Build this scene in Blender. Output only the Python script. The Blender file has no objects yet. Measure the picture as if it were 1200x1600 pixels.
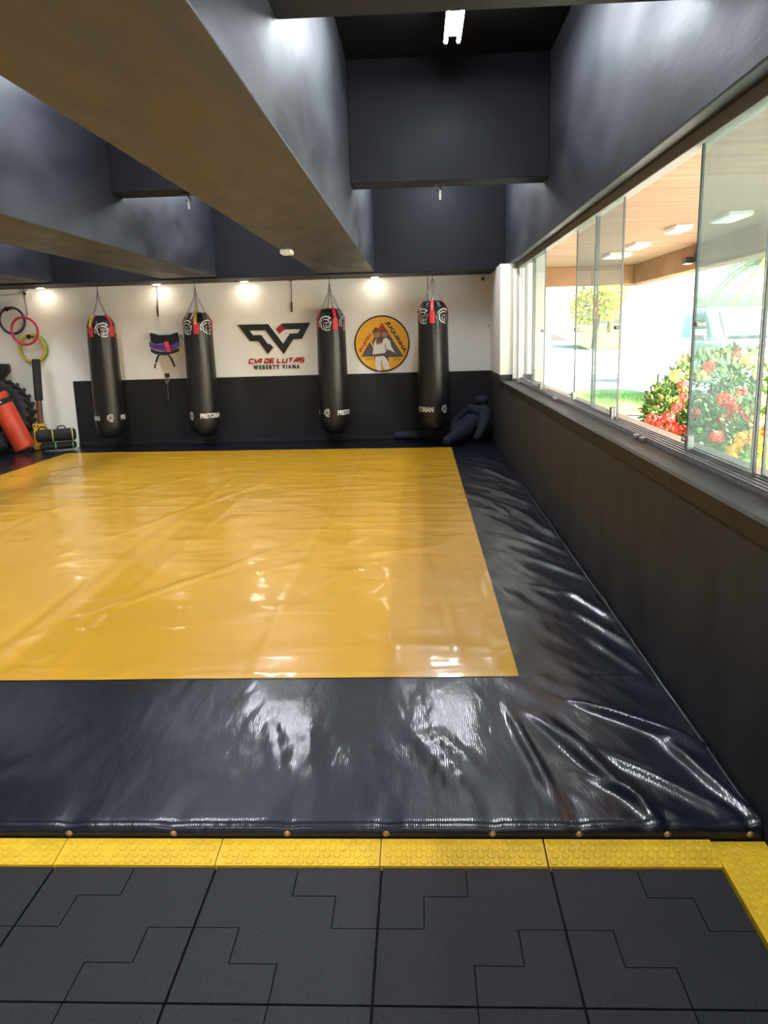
import bpy, bmesh, math, random
from mathutils import Vector, Matrix, noise
random.seed(7)
C = bpy.context.scene.collection
sc = bpy.context.scene
PI = math.pi

# ------------------------------------------------------------------ camera
def make_camera():
    yaw, pitch, roll = -0.0491, 0.2184, -0.0286
    cy, sy, cp, sp = math.cos(yaw), math.sin(yaw), math.cos(pitch), math.sin(pitch)
    f = Vector((sy*cp, cy*cp, -sp)); r = Vector((cy, -sy, 0)); u = r.cross(f)
    r2 = math.cos(roll)*r + math.sin(roll)*u
    u2 = -math.sin(roll)*r + math.cos(roll)*u
    cd = bpy.data.cameras.new('camera'); co = bpy.data.objects.new('camera', cd); C.objects.link(co)
    cd.sensor_fit = 'VERTICAL'; cd.sensor_height = 24.0; cd.lens = 1231.13/1600*24.0
    cd.clip_start = 0.05; cd.clip_end = 400
    m = Matrix(((r2.x, u2.x, -f.x, 0), (r2.y, u2.y, -f.y, 0), (r2.z, u2.z, -f.z, 1.55), (0, 0, 0, 1)))
    co.matrix_world = m
    sc.camera = co
make_camera()

# ------------------------------------------------------------------ light and exposure
SUN_STRENGTH = 46.0
SKY_STRENGTH = 1.3
BULB_STRENGTH = 180.0
SPOT_STRENGTH = 74.0
sc.view_settings.view_transform = 'Standard'
sc.view_settings.look = 'None'
sc.view_settings.gamma = 1.0
sc.view_settings.exposure = 0.12
sc.view_settings.use_curve_mapping = False
sc.cycles.transparent_max_bounces = 32
sc.cycles.max_bounces = 10
sc.cycles.diffuse_bounces = 6
sc.cycles.sample_clamp_indirect = 8.0
sc.cycles.use_denoising = True
w = bpy.data.worlds.new('sky'); sc.world = w; w.use_nodes = True
nt = w.node_tree
sky = nt.nodes.new('ShaderNodeTexSky'); sky.sky_type = 'NISHITA'; sky.sun_disc = False
sky.sun_elevation = math.radians(36); sky.sun_rotation = math.radians(135); sky.air_density = 1.0; sky.dust_density = 3.0
bg = nt.nodes['Background']; bg.inputs['Strength'].default_value = SKY_STRENGTH
nt.links.new(sky.outputs[0], bg.inputs['Color'])
sd = bpy.data.lights.new('sun', 'SUN'); sd.energy = SUN_STRENGTH; sd.angle = math.radians(0.6); sd.color = (1.0, .95, .86)
so = bpy.data.objects.new('sun', sd); C.objects.link(so)
so.location = (12, -8, 14)
so.rotation_euler = Vector((-0.72, 0.69, -0.72)).to_track_quat('-Z', 'Y').to_euler()

# ------------------------------------------------------------------ helpers
class MB:
    def __init__(s): s.v = []; s.f = []
    def add(s, vs, fs):
        n = len(s.v); s.v += [tuple(x) for x in vs]; s.f += [tuple(i+n for i in f) for f in fs]; return s
    def box(s, x0, y0, z0, x1, y1, z1):
        return s.add([(x0,y0,z0),(x1,y0,z0),(x1,y1,z0),(x0,y1,z0),(x0,y0,z1),(x1,y0,z1),(x1,y1,z1),(x0,y1,z1)],
                     [(0,3,2,1),(4,5,6,7),(0,1,5,4),(1,2,6,5),(2,3,7,6),(3,0,4,7)])
    def obox(s, c, ax, ay, az, hx, hy, hz):
        c = Vector(c); ax = Vector(ax).normalized()*hx; ay = Vector(ay).normalized()*hy; az = Vector(az).normalized()*hz
        vs = [c+ax*i+ay*j+az*k for k in (-1,1) for i,j in ((-1,-1),(1,-1),(1,1),(-1,1))]
        return s.add(vs, [(0,3,2,1),(4,5,6,7),(0,1,5,4),(1,2,6,5),(2,3,7,6),(3,0,4,7)])
    def tube(s, path, r, n=8, caps=True, closed=False, flat=1.0, up=None):
        path = [Vector(p) for p in path]; m = len(path)
        rs = r if isinstance(r, (list, tuple)) else [r]*m
        T = []
        for i in range(m):
            a = path[(i-1) % m] if (closed or i > 0) else path[0]
            b = path[(i+1) % m] if (closed or i < m-1) else path[-1]
            T.append((b-a).normalized())
        ref = Vector(up) if up else (Vector((0,0,1)) if abs(T[0].z) < .9 else Vector((1,0,0)))
        N = (ref - T[0]*ref.dot(T[0])).normalized()
        vs = []
        for i in range(m):
            N = (N - T[i]*N.dot(T[i])).normalized(); B = T[i].cross(N)
            for k in range(n):
                a = 2*PI*k/n
                vs.append(path[i] + N*(math.cos(a)*rs[i]*flat) + B*(math.sin(a)*rs[i]))
        fs = []
        for i in range(m if closed else m-1):
            j = (i+1) % m
            for k in range(n):
                l = (k+1) % n
                fs.append((i*n+k, i*n+l, j*n+l, j*n+k))
        if caps and not closed:
            fs.append(tuple(range(n-1, -1, -1))); fs.append(tuple((m-1)*n+k for k in range(n)))
        return s.add(vs, fs)
    def cyl(s, a, b, r, r2=None, n=16):
        return s.tube([a, b], [r, r if r2 is None else r2], n)
    def torus(s, c, R, r, nrm=(0,0,1), n=24, k=8, sx=1.0, ax=None):
        c = Vector(c); nrm = Vector(nrm).normalized()
        u = Vector(ax) if ax else (Vector((1,0,0)) if abs(nrm.x) < .9 else Vector((0,1,0)))
        u = (u - nrm*u.dot(nrm)).normalized(); v = nrm.cross(u)
        return s.tube([c + u*(R*sx*math.cos(2*PI*i/n)) + v*(R*math.sin(2*PI*i/n)) for i in range(n)], r, k, closed=True, up=nrm)
    def lathe(s, c, prof, n=32, axis=(0,0,1)):
        c = Vector(c); az = Vector(axis).normalized()
        u = Vector((1,0,0)) if abs(az.x) < .9 else Vector((0,1,0))
        u = (u - az*u.dot(az)).normalized(); v = az.cross(u)
        vs = []; fs = []
        for (r, z) in prof:
            for k in range(n):
                a = 2*PI*k/n; vs.append(c + az*z + u*(r*math.cos(a)) + v*(r*math.sin(a)))
        for i in range(len(prof)-1):
            for k in range(n):
                l = (k+1) % n; fs.append((i*n+k, i*n+l, (i+1)*n+l, (i+1)*n+k))
        if prof[0][0] > 1e-5: fs.append(tuple(range(n-1, -1, -1)))
        if prof[-1][0] > 1e-5: fs.append(tuple((len(prof)-1)*n+k for k in range(n)))
        return s.add(vs, fs)
    def sphere(s, c, r, n=16, m=10, sc3=(1,1,1)):
        c = Vector(c); prof = []
        vs = []; fs = []
        for i in range(m+1):
            t = PI*i/m
            for k in range(n):
                a = 2*PI*k/n
                vs.append(c + Vector((r*sc3[0]*math.sin(t)*math.cos(a), r*sc3[1]*math.sin(t)*math.sin(a), -r*sc3[2]*math.cos(t))))
        for i in range(m):
            for k in range(n):
                l = (k+1) % n; fs.append((i*n+k, i*n+l, (i+1)*n+l, (i+1)*n+k))
        return s.add(vs, fs)
    def prism(s, poly, o, u, v, depth):
        """polygon (a,b) in plane o+a*u+b*v, extruded along u x v by depth"""
        o = Vector(o); u = Vector(u); v = Vector(v); w_ = u.cross(v).normalized()*depth
        n = len(poly)
        area = sum(poly[i][0]*poly[(i+1)%n][1]-poly[(i+1)%n][0]*poly[i][1] for i in range(n))
        if area < 0: poly = poly[::-1]
        lo = [o+u*a+v*b for a,b in poly]; hi = [p+w_ for p in lo]
        return s.add(lo+hi, [tuple(range(n-1,-1,-1)), tuple(range(n,2*n))] + [(i,(i+1)%n,(i+1)%n+n,i+n) for i in range(n)])
    def grid(s, xs, ys, fz):
        nx, ny = len(xs), len(ys)
        return s.add([(x, y, fz(x, y)) for y in ys for x in xs],
                     [(j*nx+i, j*nx+i+1, (j+1)*nx+i+1, (j+1)*nx+i) for j in range(ny-1) for i in range(nx-1)])
    def build(s, name, mat, parent=None, smooth=False, bevel=0.0, seg=2, merge=True, origin=None):
        me = bpy.data.meshes.new(name)
        if parent is not None: off = Vector(parent['_o'])
        elif origin is not None: off = Vector(origin)
        else:
            lo = [min(v[i] for v in s.v) for i in range(3)]; hi = [max(v[i] for v in s.v) for i in range(3)]
            off = Vector(((lo[0]+hi[0])/2, (lo[1]+hi[1])/2, lo[2]))
        me.from_pydata([Vector(v)-off for v in s.v], [], s.f)
        if merge:
            bm = bmesh.new(); bm.from_mesh(me)
            bmesh.ops.remove_doubles(bm, verts=bm.verts, dist=1e-6)
            bmesh.ops.recalc_face_normals(bm, faces=bm.faces) if merge == 'recalc' else None
            bm.to_mesh(me); bm.free()
        me.materials.append(mat)
        if smooth:
            me.polygons.foreach_set('use_smooth', [True]*len(me.polygons))
            if smooth != 'all':
                me.set_sharp_from_angle(angle=math.radians(40))
        o = bpy.data.objects.new(name, me); C.objects.link(o)
        if parent is not None: o.parent = parent
        else: o.location = off
        o['_o'] = list(off)
        if bevel > 0:
            b = o.modifiers.new('bevel', 'BEVEL'); b.width = bevel; b.segments = seg; b.limit_method = 'ANGLE'
        return o

def thing(name, loc, label, cat, group=None):
    o = bpy.data.objects.new(name, None); C.objects.link(o); o.location = loc; o.empty_display_size = .1
    o['_o'] = list(loc); o['label'] = label; o['category'] = cat
    if group: o['group'] = group
    return o
def tag(o, label, cat, group=None, kind=None):
    o['label'] = label; o['category'] = cat
    if group: o['group'] = group
    if kind: o['kind'] = kind
    return o
def struct(o, label=None):
    o['kind'] = 'structure'
    if label: o['label'] = label
    return o

def arc(c, r, a0, a1, n, u=(1,0,0), v=(0,0,1)):
    c = Vector(c); u = Vector(u); v = Vector(v)
    return [c + u*(r*math.cos(a0+(a1-a0)*i/n)) + v*(r*math.sin(a0+(a1-a0)*i/n)) for i in range(n+1)]

def ribbon(pts, wd):
    """closed outline polygon of a stroked open polyline with mitred joins"""
    L = []; R = []; n = len(pts)
    for i, p in enumerate(pts):
        p = Vector(p)
        a = (p - Vector(pts[i-1])).normalized() if i > 0 else None
        b = (Vector(pts[i+1]) - p).normalized() if i < n-1 else None
        if a is None: a = b
        if b is None: b = a
        na = Vector((-a.y, a.x)); nb = Vector((-b.y, b.x)); m = (na+nb)
        m = m.normalized() if m.length > 1e-6 else na
        k = min(2.2, 1/max(.3, m.dot(na)))
        L.append(p + m*(wd/2*k)); R.append(p - m*(wd/2*k))
    return L, R
def stroke(mb, pts, wd, o, u, v, depth):
    L, R = ribbon(pts, wd)
    o = Vector(o); u = Vector(u); v = Vector(v); w_ = u.cross(v).normalized()*depth
    n = len(L); vs = []
    for d in (Vector((0,0,0)), w_):
        vs += [o+u*p.x+v*p.y+d for p in L] + [o+u*p.x+v*p.y+d for p in R]
    fs = []
    for i in range(n-1):
        fs.append((i, i+1, n+i+1, n+i)); fs.append((2*n+i, 3*n+i, 3*n+i+1, 2*n+i+1))
        fs.append((i, 2*n+i, 2*n+i+1, i+1)); fs.append((n+i, n+i+1, 3*n+i+1, 3*n+i))
    fs.append((0, n, 3*n, 2*n)); fs.append((n-1, 3*n-1, 4*n-1, 2*n-1))
    mb.add(vs, fs)

def text_mesh(body, bold=0.0, extrude=0.0, shear=0.0, spacing=1.0, resolution=3):
    """letter outlines as (verts, faces), x right, y up, unit size, left baseline at the origin"""
    cu = bpy.data.curves.new('lettering', 'FONT'); cu.body = body; cu.size = 1; cu.offset = bold; cu.extrude = extrude
    cu.shear = shear; cu.space_character = spacing; cu.resolution_u = resolution
    ob = bpy.data.objects.new('lettering', cu); C.objects.link(ob)
    dg = bpy.context.evaluated_depsgraph_get(); dg.update()
    me = bpy.data.meshes.new_from_object(ob.evaluated_get(dg))
    vs = [v.co.copy() for v in me.vertices]; fs = [tuple(p.vertices) for p in me.polygons]
    bpy.data.objects.remove(ob); bpy.data.curves.remove(cu); bpy.data.meshes.remove(me)
    x0 = min(v.x for v in vs); x1 = max(v.x for v in vs); y0 = min(v.y for v in vs); y1 = max(v.y for v in vs)
    return [((v.x-x0)/(x1-x0), (v.y-y0)/(y1-y0), v.z) for v in vs], fs

# ------------------------------------------------------------------ materials
def mat(name, col, rough=.5, metal=0.0, spec=.5, coat=0.0, coat_r=.1, var=0.0, var_scale=4.0, bump=0.0, bump_scale=60.0,
        col2=None, stretch=(1,1,1), emit=None, emit_s=0.0, bump2=0.0, bump2_scale=3.0, bump2_stretch=None, rvar=0.0, detail=5):
    m = bpy.data.materials.new(name); m.use_nodes = True
    t = m.node_tree; b = t.nodes['Principled BSDF']
    b.inputs['Base Color'].default_value = (*col, 1); b.inputs['Roughness'].default_value = rough
    b.inputs['Metallic'].default_value = metal; b.inputs['Specular IOR Level'].default_value = spec
    b.inputs['Coat Weight'].default_value = coat; b.inputs['Coat Roughness'].default_value = coat_r
    if emit: b.inputs['Emission Color'].default_value = (*emit, 1); b.inputs['Emission Strength'].default_value = emit_s
    N = t.nodes.new; Lk = t.links.new
    tc = N('ShaderNodeTexCoord')
    def nz(scale, st, det=detail):
        mp = N('ShaderNodeMapping'); mp.inputs['Scale'].default_value = st; Lk(tc.outputs['Object'], mp.inputs['Vector'])
        x = N('ShaderNodeTexNoise'); x.inputs['Scale'].default_value = scale; x.inputs['Detail'].default_value = det
        Lk(mp.outputs[0], x.inputs['Vector']); return x
    if var > 0 or col2 is not None:
        x = nz(var_scale, stretch)
        rp = N('ShaderNodeValToRGB'); rp.color_ramp.elements[0].position = .32; rp.color_ramp.elements[1].position = .70
        c2 = col2 if col2 else tuple(min(1, c*(1+var)) for c in col)
        c1 = col if col2 else tuple(c*(1-var) for c in col)
        rp.color_ramp.elements[0].color = (*c1, 1); rp.color_ramp.elements[1].color = (*c2, 1)
        Lk(x.outputs['Fac'], rp.inputs['Fac']); Lk(rp.outputs[0], b.inputs['Base Color'])
        if rvar > 0:
            mr = N('ShaderNodeMapRange'); mr.inputs['From Min'].default_value = .3; mr.inputs['From Max'].default_value = .7
            mr.inputs['To Min'].default_value = max(.02, rough-rvar); mr.inputs['To Max'].default_value = rough+rvar
            Lk(x.outputs['Fac'], mr.inputs['Value']); Lk(mr.outputs[0], b.inputs['Roughness'])
    prev = None
    for (amt, scl, st, dist) in ((bump, bump_scale, stretch, .002), (bump2, bump2_scale, bump2_stretch or stretch, .01)):
        if amt > 0:
            x = nz(scl, st, 4)
            bp = N('ShaderNodeBump'); bp.inputs['Strength'].default_value = amt; bp.inputs['Distance'].default_value = dist
            Lk(x.outputs['Fac'], bp.inputs['Height'])
            if prev: Lk(prev.outputs[0], bp.inputs['Normal'])
            Lk(bp.outputs[0], b.inputs['Normal']); prev = bp
    return m

M = {}
M['paint'] = mat('dark_paint', (.0062, .0068, .0095), .58, spec=.28, var=.35, var_scale=1.7, bump=.35, bump_scale=70, bump2=.35, bump2_scale=5, rvar=.10)
M['paint_scuff'] = mat('dark_paint_worn', (.0105, .0115, .0165), .50, spec=1.0, col2=(.018, .020, .028), var_scale=3.2, stretch=(1.4, .35, 1.0), bump=.4, bump_scale=70, bump2=.4, bump2_scale=5, rvar=.10)
for k in ('paint', 'paint_scuff'): M[k].node_tree.nodes['Principled BSDF'].inputs['Specular Tint'].default_value = (.88, .91, 1.0, 1)
M['slab'] = mat('black_slab_paint', (.005, .005, .006), .9, spec=.08, bump=.4, bump_scale=50)
M['white_wall'] = mat('white_wall_paint', (.86, .84, .80), .75, spec=.3, bump=.5, bump_scale=22, var=.03, var_scale=2)
M['black_wall'] = mat('black_parapet_paint', (.037, .038, .0405), .6, spec=.3, var=.30, var_scale=5, stretch=(1,1,.35), bump=.4, bump_scale=45, bump2=.25, bump2_scale=7)
M['wainscot'] = mat('black_wainscot', (.0145, .0145, .0152), .6, spec=.3, var=.25, var_scale=3, bump=.25, bump_scale=50)
M['sill'] = mat('black_sill_paint', (.018, .0175, .0175), .5, spec=.3, var=.4, var_scale=9, bump=.4, bump_scale=40)
M['alu'] = mat('grey_aluminium', (.42, .41, .40), .38, metal=.85, var=.15, var_scale=12)
M['white_frame'] = mat('white_frame_paint', (.78, .78, .76), .45)
M['head'] = mat('greige_channel', (.20, .19, .17), .55)
M['rubber'] = mat('rubber_tile', (.0105, .0122, .0162), .58, spec=.35, var=.75, var_scale=170, bump=1.0, bump_scale=240, bump2=.2, bump2_scale=9, detail=3)
M['groove'] = mat('groove_rubber', (.008, .008, .009), .85, spec=.1)
M['ramp'] = mat('yellow_ramp_rubber', (.80, .50, .018), .48, spec=.4, var=.12, var_scale=9, bump=.25, bump_scale=160)
M['concrete_floor'] = mat('screed_floor', (.11, .11, .115), .7, var=.2, var_scale=5)
def vinyl(name, col, rough, coat, layers, ribs=0.0, var=.08, spec=.45):
    m = mat(name, col, rough, spec=spec, coat=coat, coat_r=.09, var=var, var_scale=1.5)
    t = m.node_tree; b = t.nodes['Principled BSDF']; N = t.nodes.new; Lk = t.links.new
    tc = N('ShaderNodeTexCoord'); prev = None
    for (kind, scale, rot, st, amt, dist) in layers:
        mp = N('ShaderNodeMapping'); mp.vector_type = 'TEXTURE'
        mp.inputs['Rotation'].default_value = (0, 0, math.radians(rot)); mp.inputs['Scale'].default_value = (1/st[0], 1/st[1], 1)
        Lk(tc.outputs['Object'], mp.inputs['Vector'])
        x = N('ShaderNodeTexNoise'); x.noise_type = kind; x.normalize = False if kind != 'FBM' else True
        x.inputs['Scale'].default_value = scale; x.inputs['Detail'].default_value = 2.0; x.inputs['Distortion'].default_value = .35
        Lk(mp.outputs[0], x.inputs['Vector'])
        bp = N('ShaderNodeBump'); bp.inputs['Strength'].default_value = amt; bp.inputs['Distance'].default_value = dist
        Lk(x.outputs['Fac'], bp.inputs['Height'])
        if prev: Lk(prev.outputs[0], bp.inputs['Normal'])
        prev = bp
    if ribs > 0:
        wv = N('ShaderNodeTexWave'); wv.wave_type = 'BANDS'; wv.bands_direction = 'X'; wv.inputs['Scale'].default_value = 42; wv.inputs['Distortion'].default_value = 1.5; wv.inputs['Detail'].default_value = 1
        Lk(tc.outputs['Object'], wv.inputs['Vector'])
        bp = N('ShaderNodeBump'); bp.inputs['Strength'].default_value = ribs; bp.inputs['Distance'].default_value = .0008
        Lk(wv.outputs['Fac'], bp.inputs['Height']); Lk(prev.outputs[0], bp.inputs['Normal']); prev = bp
    Lk(prev.outputs[0], b.inputs['Normal']); Lk(prev.outputs[0], b.inputs['Coat Normal'])
    return m
M['black_mat'] = vinyl('black_vinyl', (.0055, .0080, .0160), .32, .42, (('FBM', 3.0, 0, (2.2, .8), .5, .012), ('RIDGED_MULTIFRACTAL', 3.0, 24, (2.6, .7), .45, .004), ('FBM', 16.0, 10, (1.8, .6), .25, .004)), ribs=.14, var=.25, spec=.3)
M['yellow_mat'] = vinyl('yellow_vinyl', (.70, .362, .012), .34, .5, (('FBM', 2.2, 0, (.8, 1.6), .6, .016), ('RIDGED_MULTIFRACTAL', 2.0, 0, (.45, 2.8), .85, .006), ('RIDGED_MULTIFRACTAL', 1.3, -38, (.5, 2.4), .8, .007), ('RIDGED_MULTIFRACTAL', 4.0, 75, (.5, 2.2), .5, .004)), var=.06)
M['bag'] = mat('black_leatherette', (.012, .012, .0125), .33, spec=.5, bump=.25, bump_scale=220, bump2=.1, bump2_scale=14, bump2_stretch=(1,1,.25))
M['white_print'] = mat('white_print', (.80, .78, .72), .5)
M['red_strap'] = mat('red_strap', (.62, .025, .035), .5, bump=.3, bump_scale=150)
M['yellow_strap'] = mat('yellow_strap', (.72, .42, .02), .6, bump=.3, bump_scale=150)
M['steel'] = mat('steel', (.45, .44, .42), .35, metal=.9)
M['dark_steel'] = mat('dark_steel', (.06, .06, .06), .45, metal=.6)
M['brass'] = mat('brass_grommet', (.50, .34, .17), .35, metal=.8)
M['white_plastic'] = mat('white_plastic', (.78, .77, .73), .4)
M['black_plastic'] = mat('black_plastic', (.015, .015, .016), .45)
M['logo_black'] = mat('logo_black', (.015, .015, .015), .4)
M['logo_red'] = mat('logo_red', (.42, .012, .02), .4)
M['acrylic'] = mat('white_backing', (.86, .85, .83), .35)
M['sign_orange'] = mat('sign_orange', (.85, .42, .025), .45, var=.08, var_scale=7)
M['sign_black'] = mat('sign_black', (.02, .012, .010), .45)
M['sign_grey'] = mat('sign_grey', (.085, .085, .095), .5)
M['sign_red'] = mat('sign_red', (.42, .025, .03), .5)
M['sign_white'] = mat('sign_white', (.80, .78, .74), .5)
M['sign_tan'] = mat('sign_tan', (.40, .21, .09), .5)
M['sign_brown'] = mat('sign_brown', (.16, .065, .04), .5)
M['purple'] = mat('purple_cloth', (.085, .02, .19), .75, col2=(.16, .06, .33), var_scale=22, bump=.5, bump_scale=120)
M['navy'] = mat('navy_cloth', (.012, .016, .035), .8, bump=.4, bump_scale=150)
M['black_cloth'] = mat('black_cloth', (.012, .011, .011), .8, bump=.5, bump_scale=120)
M['white_cloth'] = mat('white_cloth', (.75, .74, .70), .8, bump=.4, bump_scale=120)
M['hoop_purple'] = mat('hoop_purple', (.045, .03, .085), .35)
M['hoop_red'] = mat('hoop_red', (.70, .03, .09), .35)
M['hoop_yellow'] = mat('hoop_yellow', (.80, .47, .015), .35)
M['hoop_green'] = mat('hoop_green', (.10, .42, .16), .35)
M['hoop_orange'] = mat('hoop_orange', (.55, .14, .02), .35)
M['orange_bag'] = mat('red_orange_vinyl', (.62, .062, .022), .45, var=.15, var_scale=5, bump=.3, bump_scale=60)
M['tyre'] = mat('tyre_rubber', (.014, .014, .015), .7, var=.3, var_scale=12, bump=.5, bump_scale=40)
M['brown_post'] = mat('brown_post_paint', (.13, .032, .018), .45, var=.2, var_scale=8)
M['dummy'] = mat('dummy_cloth', (.024, .027, .042), .85, spec=.2, var=.2, var_scale=14, bump=.6, bump_scale=140)
M['grass'] = mat('grass', (.12, .26, .045), .8, col2=(.22, .40, .07), var_scale=9, bump=.8, bump_scale=40)
M['paving'] = mat('pale_paving', (.62, .60, .56), .8, var=.08, var_scale=1.2, bump=.3, bump_scale=30)
M['road'] = mat('pale_road', (.55, .54, .52), .85, var=.06, var_scale=.5)
M['kerb'] = mat('grey_kerb', (.16, .17, .17), .85, var=.15, var_scale=2)
M['ledge'] = mat('beige_ledge_stone', (.46, .38, .31), .6, var=.10, var_scale=6)
M['veranda'] = mat('board_formed_concrete', (.24, .135, .088), .8, spec=.1, col2=(.33, .205, .145), var_scale=2.4, stretch=(.35, 4.0, 3.0), bump=.5, bump_scale=8)
M['veranda_beam'] = mat('fascia_concrete', (.24, .12, .060), .8, spec=.1, col2=(.33, .185, .105), var_scale=1.6, bump=.4, bump_scale=12)
M['column'] = mat('beige_column_paint', (.50, .40, .29), .7, var=.05, var_scale=3)
M['leaf'] = mat('glossy_leaf', (.045, .135, .055), .35, spec=.6, col2=(.19, .32, .08), var_scale=6)
M['leaf_pale'] = mat('yellow_leaf', (.30, .34, .05), .45, col2=(.48, .46, .10), var_scale=5)
M['stem'] = mat('woody_stem', (.11, .065, .035), .8, bump=.5, bump_scale=40)
M['flower_red'] = mat('red_petals', (.72, .018, .022), .5, col2=(.85, .06, .03), var_scale=30)
M['flower_orange'] = mat('orange_petals', (.85, .27, .02), .5, col2=(.9, .42, .04), var_scale=30)
M['flower_yellow'] = mat('yellow_petals', (.85, .62, .10), .5, col2=(.9, .75, .25), var_scale=30)
M['frond'] = mat('palm_frond', (.16, .24, .045), .55, col2=(.34, .36, .06), var_scale=3)
M['palm_trunk'] = mat('palm_trunk_bark', (.10, .11, .10), .9, col2=(.20, .20, .18), var_scale=3, stretch=(1,1,5), bump=.6, bump_scale=14)
M['car_white'] = mat('white_car_paint', (.80, .80, .80), .25, coat=.6)
M['car_silver'] = mat('silver_car_paint', (.50, .53, .56), .25, metal=.3, coat=.6)
M['car_glass'] = mat('car_window_glass', (.22, .40, .44), .15, spec=.8)  # pale cyan base colour carries the sky reflected in the pickup windows
M['car_blue_glass'] = mat('blue_car_window', (.03, .08, .22), .08, spec=.8)
M['car_dark'] = mat('car_dark_trim', (.03, .035, .045), .5)
M['car_red'] = mat('car_red_lamp', (.50, .02, .02), .25)
M['car_lamp'] = mat('headlamp_lens', (.65, .68, .70), .12)
M['bulb'] = mat('lit_bulb', (.9, .9, .9), .3, emit=(.88, .94, 1.0), emit_s=BULB_STRENGTH)
M['spot_lens'] = mat('lit_spot_lens', (.9, .9, .9), .3, emit=(1.0, .88, .70), emit_s=SPOT_STRENGTH)

def glass_mat():
    m = bpy.data.materials.new('greenish_pane_glass'); m.use_nodes = True; t = m.node_tree
    for n in list(t.nodes): t.nodes.remove(n)
    N = t.nodes.new; Lk = t.links.new
    out = N('ShaderNodeOutputMaterial'); tr = N('ShaderNodeBsdfTransparent'); tr.inputs[0].default_value = (.80, .86, .85, 1)
    gl = N('ShaderNodeBsdfGlossy'); gl.inputs['Roughness'].default_value = .02; gl.inputs[0].default_value = (.9, .95, .95, 1)
    df = N('ShaderNodeBsdfTranslucent'); df.inputs[0].default_value = (.62, .70, .70, 1)     # pale veil mixed in, standing in for room reflections and haze on the glass
    fr = N('ShaderNodeFresnel'); fr.inputs[0].default_value = 1.45
    m1 = N('ShaderNodeMixShader'); m1.inputs[0].default_value = .045
    Lk(tr.outputs[0], m1.inputs[1]); Lk(df.outputs[0], m1.inputs[2])
    m2 = N('ShaderNodeMixShader'); Lk(fr.outputs[0], m2.inputs[0]); Lk(m1.outputs[0], m2.inputs[1]); Lk(gl.outputs[0], m2.inputs[2])
    ge = N('ShaderNodeNewGeometry'); iv = N('ShaderNodeMath'); iv.operation = 'SUBTRACT'; iv.inputs[0].default_value = 1.0
    mu = N('ShaderNodeMath'); mu.operation = 'MULTIPLY'; fr.inputs[0].default_value = 1.40
    Lk(ge.outputs['Backfacing'], iv.inputs[1]); Lk(iv.outputs[0], mu.inputs[0]); Lk(fr.outputs[0], mu.inputs[1]); Lk(mu.outputs[0], m2.inputs[0])
    Lk(m2.outputs[0], out.inputs[0]); return m
M['glass'] = glass_mat()
M['glass_edge'] = mat('pane_edge_strip', (.10, .12, .12), .25, spec=.6)

# ------------------------------------------------------------------ the room
WX, WY, MZ = 1.034, 11.70, 0.06          # inner face of the window parapet, of the back wall; top of the mats
LX, NY = -9.0, -5.0
SOF, SLAB = 2.40, 3.86

struct(MB().box(LX-.2, NY-.2, -.30, WX+.02, WY+.2, -.012).build('floor', M['concrete_floor']))

def rubber_floor():
    X0, Y0 = -.6387, 2.0688
    mb = MB(); S = .5; q = S/4
    def region(i, j):
        # 4x4 cells per tile: 0 corner piece, 1 diagonal piece, 2 other corner piece
        if j == 0 and i >= 2 or j == 1 and i >= 3: return 0
        if j == 3 and i <= 1 or j == 2 and i == 0: return 2
        return 1
    def pid(ci, cj):
        ti, i = divmod(ci, 4); tj, j = divmod(cj, 4)
        if ti % 2: i = 3-i
        if tj % 2: j = 3-j
        return (ti, tj, region(i, j))
    i0, i1 = -20, 12
    for cj in range(0, 28):
        for ci in range(i0, i1):
            me = pid(ci, cj)
            def g(di, dj):
                o = pid(ci+di, cj+dj)
                if o == me: return 0.0
                if o[:2] == me[:2]: return .0016
                return .0034 if (di or dj) else 0
            xa = X0+ci*q+g(-1,0); xb = X0+(ci+1)*q-g(1,0)
            ya = Y0-cj*q-g(0,-1); yb = Y0-(cj+1)*q+g(0,1)
            xb = min(xb, .861)
            mb.add([(xa,yb,0),(xb,yb,0),(xb,ya,0),(xa,ya,0)], [(0,1,2,3)])
            for (P0, P1, gg) in (((xa,ya),(xa,yb),g(-1,0)), ((xb,yb),(xb,ya),g(1,0)), ((xb,ya),(xa,ya),g(0,-1)), ((xa,yb),(xb,yb),g(0,1))):
                if gg > 0: mb.add([(*P0,0),(*P0,-.011),(*P1,-.011),(*P1,0)], [(0,1,2,3)])
    o = mb.build('floor_rubber_tiles', M['rubber'], merge=False); struct(o)
    struct(MB().box(X0-2.5, Y0-3.5, -.0115, .861, Y0, -.0105).build('floor_tile_bed', M['groove']))
rubber_floor()

# back wall: white plaster with a dark padded wainscot, its top band
struct(MB().box(LX, WY, -.02, 1.8, WY+.2, SLAB+.1).build('wall_back', M['white_wall']))
wn = MB().box(-5.165, WY-.018, .012, WX, WY, 1.035).build('wall_back_wainscot', M['wainscot'], bevel=.004); struct(wn)
tr = MB().box(-5.165, WY-.034, MZ, WX, WY-.018, MZ+.055).build('baseboard_back', M['wainscot'], bevel=.006); struct(tr)
struct(MB().box(LX-.2, NY, -.02, LX, WY+.2, SLAB+.1).build('wall_left', M['white_wall']))
struct(MB().box(LX-.2, NY-.2, -.02, 1.8, NY, SLAB+.1).build('wall_rear', M['white_wall']))

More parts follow.
